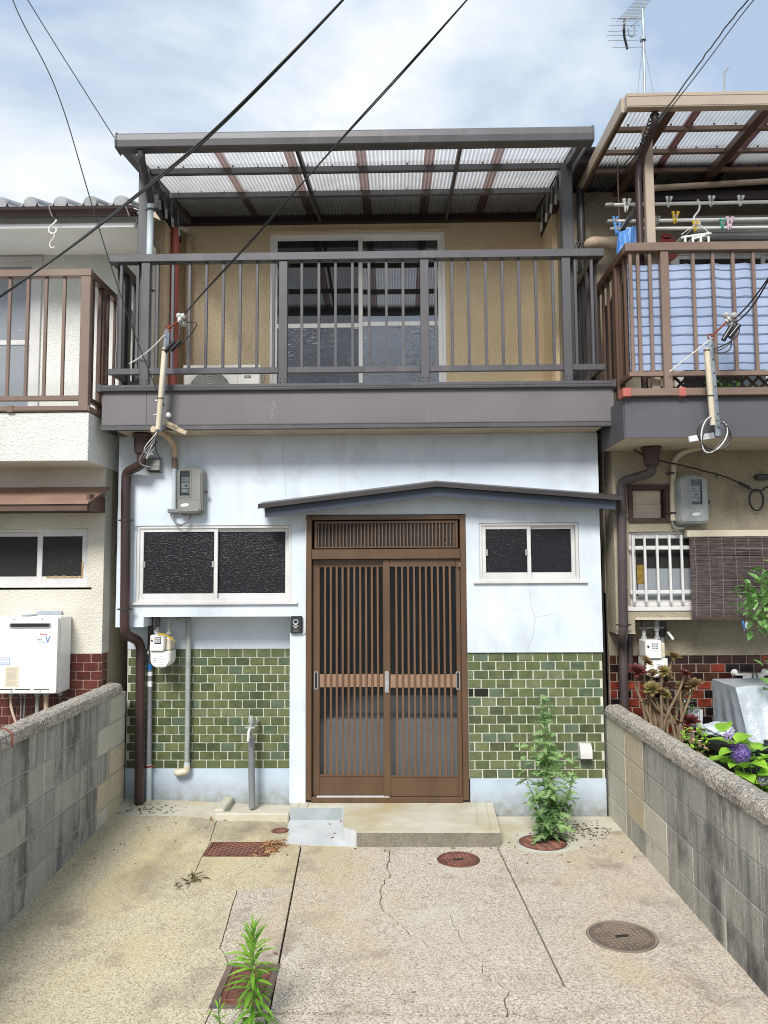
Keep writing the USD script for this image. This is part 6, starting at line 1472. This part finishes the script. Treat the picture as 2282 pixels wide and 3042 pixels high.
# hydrangea leaning over the right wall
t = thing('hydrangea', 'yellow green hydrangea with a purple flower head leaning over the right block wall', 'hydrangea')
HL_ = [(2.145, .645, 2.6, .15), (2.215, .705, 1.2, .16), (2.27, .67, .5, .15), (2.16, .60, 3.6, .12), (2.30, .62, .2, .16), (2.14, .52, 3.0, .20), (2.20, .50, 3.7, .16), (2.34, .57, .4, .17), (2.36, .50, 5.8, .17), (2.40, .46, 5.4, .18), (2.36, .41, 4.9, .15), (2.30, .53, 5.9, .13), (2.42, .56, .3, .16), (2.46, .50, 6.1, .17), (2.33, .45, 3.9, .15), (2.26, .44, 4.0, .13), (2.44, .38, 5.2, .16), (2.50, .42, 5.9, .15), (2.25, .57, 2.2, .12), (2.18, .66, 4.6, .10), (2.42, .30, 4.6, .16), (2.50, .32, 5.5, .16), (2.33, .34, 4.3, .14), (2.36, .62, 1.3, .13), (2.48, .58, .9, .14)] + [(2.20 + .36 * ((k * 7) % 13) / 13, .30 + .26 * ((k * 5) % 13) / 13, 3.4 + 3.2 * ((k * 11) % 13) / 13, .14) for k in range(13)]
r = random.Random(81)
for k, (x, z, az, L) in enumerate(HL_):
    y = -.93 + .10 * math.sin(k * 1.9)
    L *= 1.15
    obj('leaf', place(blade(L, L * .64, droop=r.uniform(.5, .95), fold=.30, n=8, shape='ovate'), (x - .4 * L * math.cos(az), y - .25 * L * math.sin(az), z - .01), az, r.uniform(.15, .55), r.uniform(-.4, .4)), 'leaf_hydrangea', t, smooth=True)
for k in range(7):
    obj('stem', tube(spline([(2.40 + .03 * k, -.85, -.13), (2.34 + .03 * k, -.88, .2), (2.19 + .055 * k, -.93, .60 - .03 * abs(k - 2))], 14), .006, 7), 'stem_green', t, smooth=True)
def flower(c, R, m, n, seed):
    rr = random.Random(seed); ms = []
    for i in range(n):
        z = 1 - 2 * (i + .5) / n; ph = i * GA; q = math.sqrt(1 - z * z)
        d = np.array([q * math.cos(ph), q * math.sin(ph), z]); d = d / np.linalg.norm(d)
        a = np.cross(d, [.2, .1, 1]); a /= np.linalg.norm(a); b = np.cross(d, a); o = np.array(c) + d * R * rr.uniform(.85, 1.1); s = R * .30; g = rr.uniform(0, 2)
        for j in range(4):
            an = g + j * PI / 2; u = math.cos(an) * a + math.sin(an) * b; w = -math.sin(an) * a + math.cos(an) * b
            ms.append(trimesh.Trimesh([o, o + s * (u * .6 - w * .45) + d * s * .15, o + s * u * 1.1 + d * s * .05, o + s * (u * .6 + w * .45) + d * s * .15], [(0, 1, 2), (0, 2, 3)], process=False))
    obj('flower_head', join(ms), m, t)
flower((2.235, -1.00, .585), .062, 'petal_violet', 60, 1)
flower((2.20, -.93, .685), .038, 'petal_lilac', 30, 2)
flower((2.36, -1.04, .42), .032, 'petal_lilac', 26, 3)

# camellia at the right edge
t = thing('camellia_bush', 'glossy dark leaved evergreen bush entering at the right edge', 'bush')
r = random.Random(91)
br_ = [[(3.05, -.62, -.13), (2.95, -.62, .8), (2.80, -.62, 1.5), (2.62, -.62, 1.75)], [(2.95, -.62, .8), (2.82, -.64, 1.2), (2.58, -.64, 1.50)], [(2.80, -.62, 1.5), (2.75, -.60, 1.75), (2.72, -.58, 1.90)], [(2.95, -.62, .8), (2.80, -.60, .95), (2.66, -.60, 1.08)]]
for k, b in enumerate(br_):
    obj('branch', tube(spline(b, 18), np.linspace(.014 if k == 0 else .008, .003, 18), 7), 'stem_bark', t, smooth=True)
n = 0
while n < 290:
    c = np.array([2.68, -.62, 1.60]) + np.array([r.gauss(0, .13), r.gauss(0, .12), r.gauss(0, .14)])
    if n > 255:
        c = np.array([2.70 + r.gauss(0, .05), -.60 + r.gauss(0, .05), 1.06 + r.gauss(0, .06)])
    elif c[0] < 2.43 + 1.6 * (c[2] - 1.58) ** 2 or abs(c[2] - 1.6) > .30 or c[0] > 2.95:
        continue
    L = r.uniform(.065, .095)
    obj('leaf', place(blade(L, L * .52, r.uniform(.1, .7), .2, 5, shape='ovate'), c, r.uniform(0, 2 * PI), r.uniform(-1.0, .8), r.uniform(-.6, .6)), 'leaf_camellia', t, smooth=True)
    n += 1
for k in range(4):
    obj('bud', xform(trimesh.creation.icosphere(1, .011), (2.56 + .05 * k, -.74, 1.66 + .05 * math.sin(k * 2))), 'leaf_aeonium', t, smooth=True)

# ------------------------------------------------------------------ litter on the ground
r = random.Random(101)
t = thing('leaf_litter', 'heap of curled dry brown leaves over the right end of the drain grate', 'leaf litter', kind='stuff')
ms, ms2 = [], []
for k in range(260):
    a = r.uniform(0, 2 * PI); q = abs(r.gauss(0, .5)); x = -.895 + .085 * q * math.cos(a) + .02 * r.random(); y = -.705 + .135 * q * math.sin(a) + (x + .895) * .7
    m = place(blade(r.uniform(.025, .06), r.uniform(.005, .010), r.uniform(-1.2, 1.2), .8, 4), (x, y, float(gz(x, y)) + .003 + max(0, .03 * (1 - q)) * r.random()), r.uniform(0, 7), r.uniform(-.1, .5), r.uniform(-2, 2))
    (ms if r.random() < .55 else ms2).append(m)
obj('dry_leaves', ms, 'dry_straw', t); obj('brown_leaves', ms2, 'dry_leaf', t)
t = thing('dead_plant', 'small withered plant lying on the joint of the yard left of centre', 'withered plant')
for k in range(16):
    x, y = -1.285 + r.gauss(0, .035), -1.28 + r.gauss(0, .05)
    obj('leaf', place(blade(r.uniform(.04, .09), r.uniform(.010, .02), r.uniform(-.9, .9), .7, 4), (x, y, float(gz(x, y)) + .004 + .02 * r.random()), r.uniform(0, 7), r.uniform(0, .6), r.uniform(-1, 1)), 'dead_plant', t, smooth=True)
t = thing('debris', 'scatter of dark crumbs and grit on the pale cement right of the tall weed', 'debris', kind='stuff')
ms = []
for k in range(230):
    if k < 130:
        x, y = 1.36 + r.gauss(0, .10), -.33 + r.gauss(0, .10)
    elif k < 190:
        x, y = -1.95 + r.gauss(0, .12), .06 + r.gauss(0, .07)
    else:
        x, y = r.uniform(-2.0, 1.6), r.uniform(-1.2, -.15)
    q = r.uniform(.003, .009)
    ms.append(xform(bx(-q, q, -q * .6, q * .6, 0, q * .5), (min(x, 1.60), y, float(gz(x, y)) + .0005), rz=r.uniform(0, 3)))
obj('crumbs', ms, 'soil', t, kind='stuff')
LEAVES = {
 'curled dry leaf near the foot of the brown downpipe': [(-1.82, -.02), (-1.98, .06), (-2.05, .12), (-1.95, .18)],
 'dry leaf beside the left block wall, nearest the house': [(-1.86, -.36)],
 'dry leaf beside the left block wall, nearest the street': [(-2.06, -.9)],
 'dry leaf between the left block wall and the withered plant': [(-1.75, -1.0)],
 'dry leaf against the left end of the tap kerb': [(-1.45, -.16), (-1.33, -.145)],
 'orange dry leaf in the inner corner of the porch step': [(-.46, -.14)],
 'dark crumb of dry leaf on the white cement patch': [(-.47, -.50), (-.52, -.22), (-.48, -.42)],
 'dry leaf by the right end of the porch step': [(.76, -.60), (.84, -.45), (.80, -.68), (.92, -.72)],
 'dry leaf between the porch step and the rusty meter cover': [(.35, -.71)],
 'dry leaf at the foot of the porch step where the crack begins': [(-.10, -.74)],
 'dry leaf on the pale cement right of the weed': [(1.32, -.22), (1.25, -.30), (1.45, -.30)],
 'dark dry leaf on the yard between the weed and the square cover': [(-.62, -2.2)],
 'dark speck of leaf near the bottom joint of the yard': [(.05, -2.55)],
 'dry leaf left of the drain grate': [(-1.60, -.60), (-1.50, -.35)],
 'dry leaf lying on the right joint of the yard': [(.70, -1.35)],
 'dry leaf lying left of the main crack in the yard': [(-.35, -1.2)],
}
for lab, spots in LEAVES.items():
    for x, y in spots:
        L = .05 if 'orange' in lab else r.uniform(.018, .045)
        obj('fallen_leaf', place(blade(L, L * r.uniform(.3, .5), r.uniform(-1, 1), .5, 4, shape='ovate'), (x, y, float(gz(x, y)) + .006), r.uniform(0, 7), r.uniform(0, .25), r.uniform(-.5, .5)), 'wire_rust' if 'orange' in lab else r.choice(['dry_leaf', 'dry_leaf', 'dead_plant', 'dry_straw']), None,
            lab, 'leaf', ('dry leaves: ' + lab) if len(spots) > 1 else None)
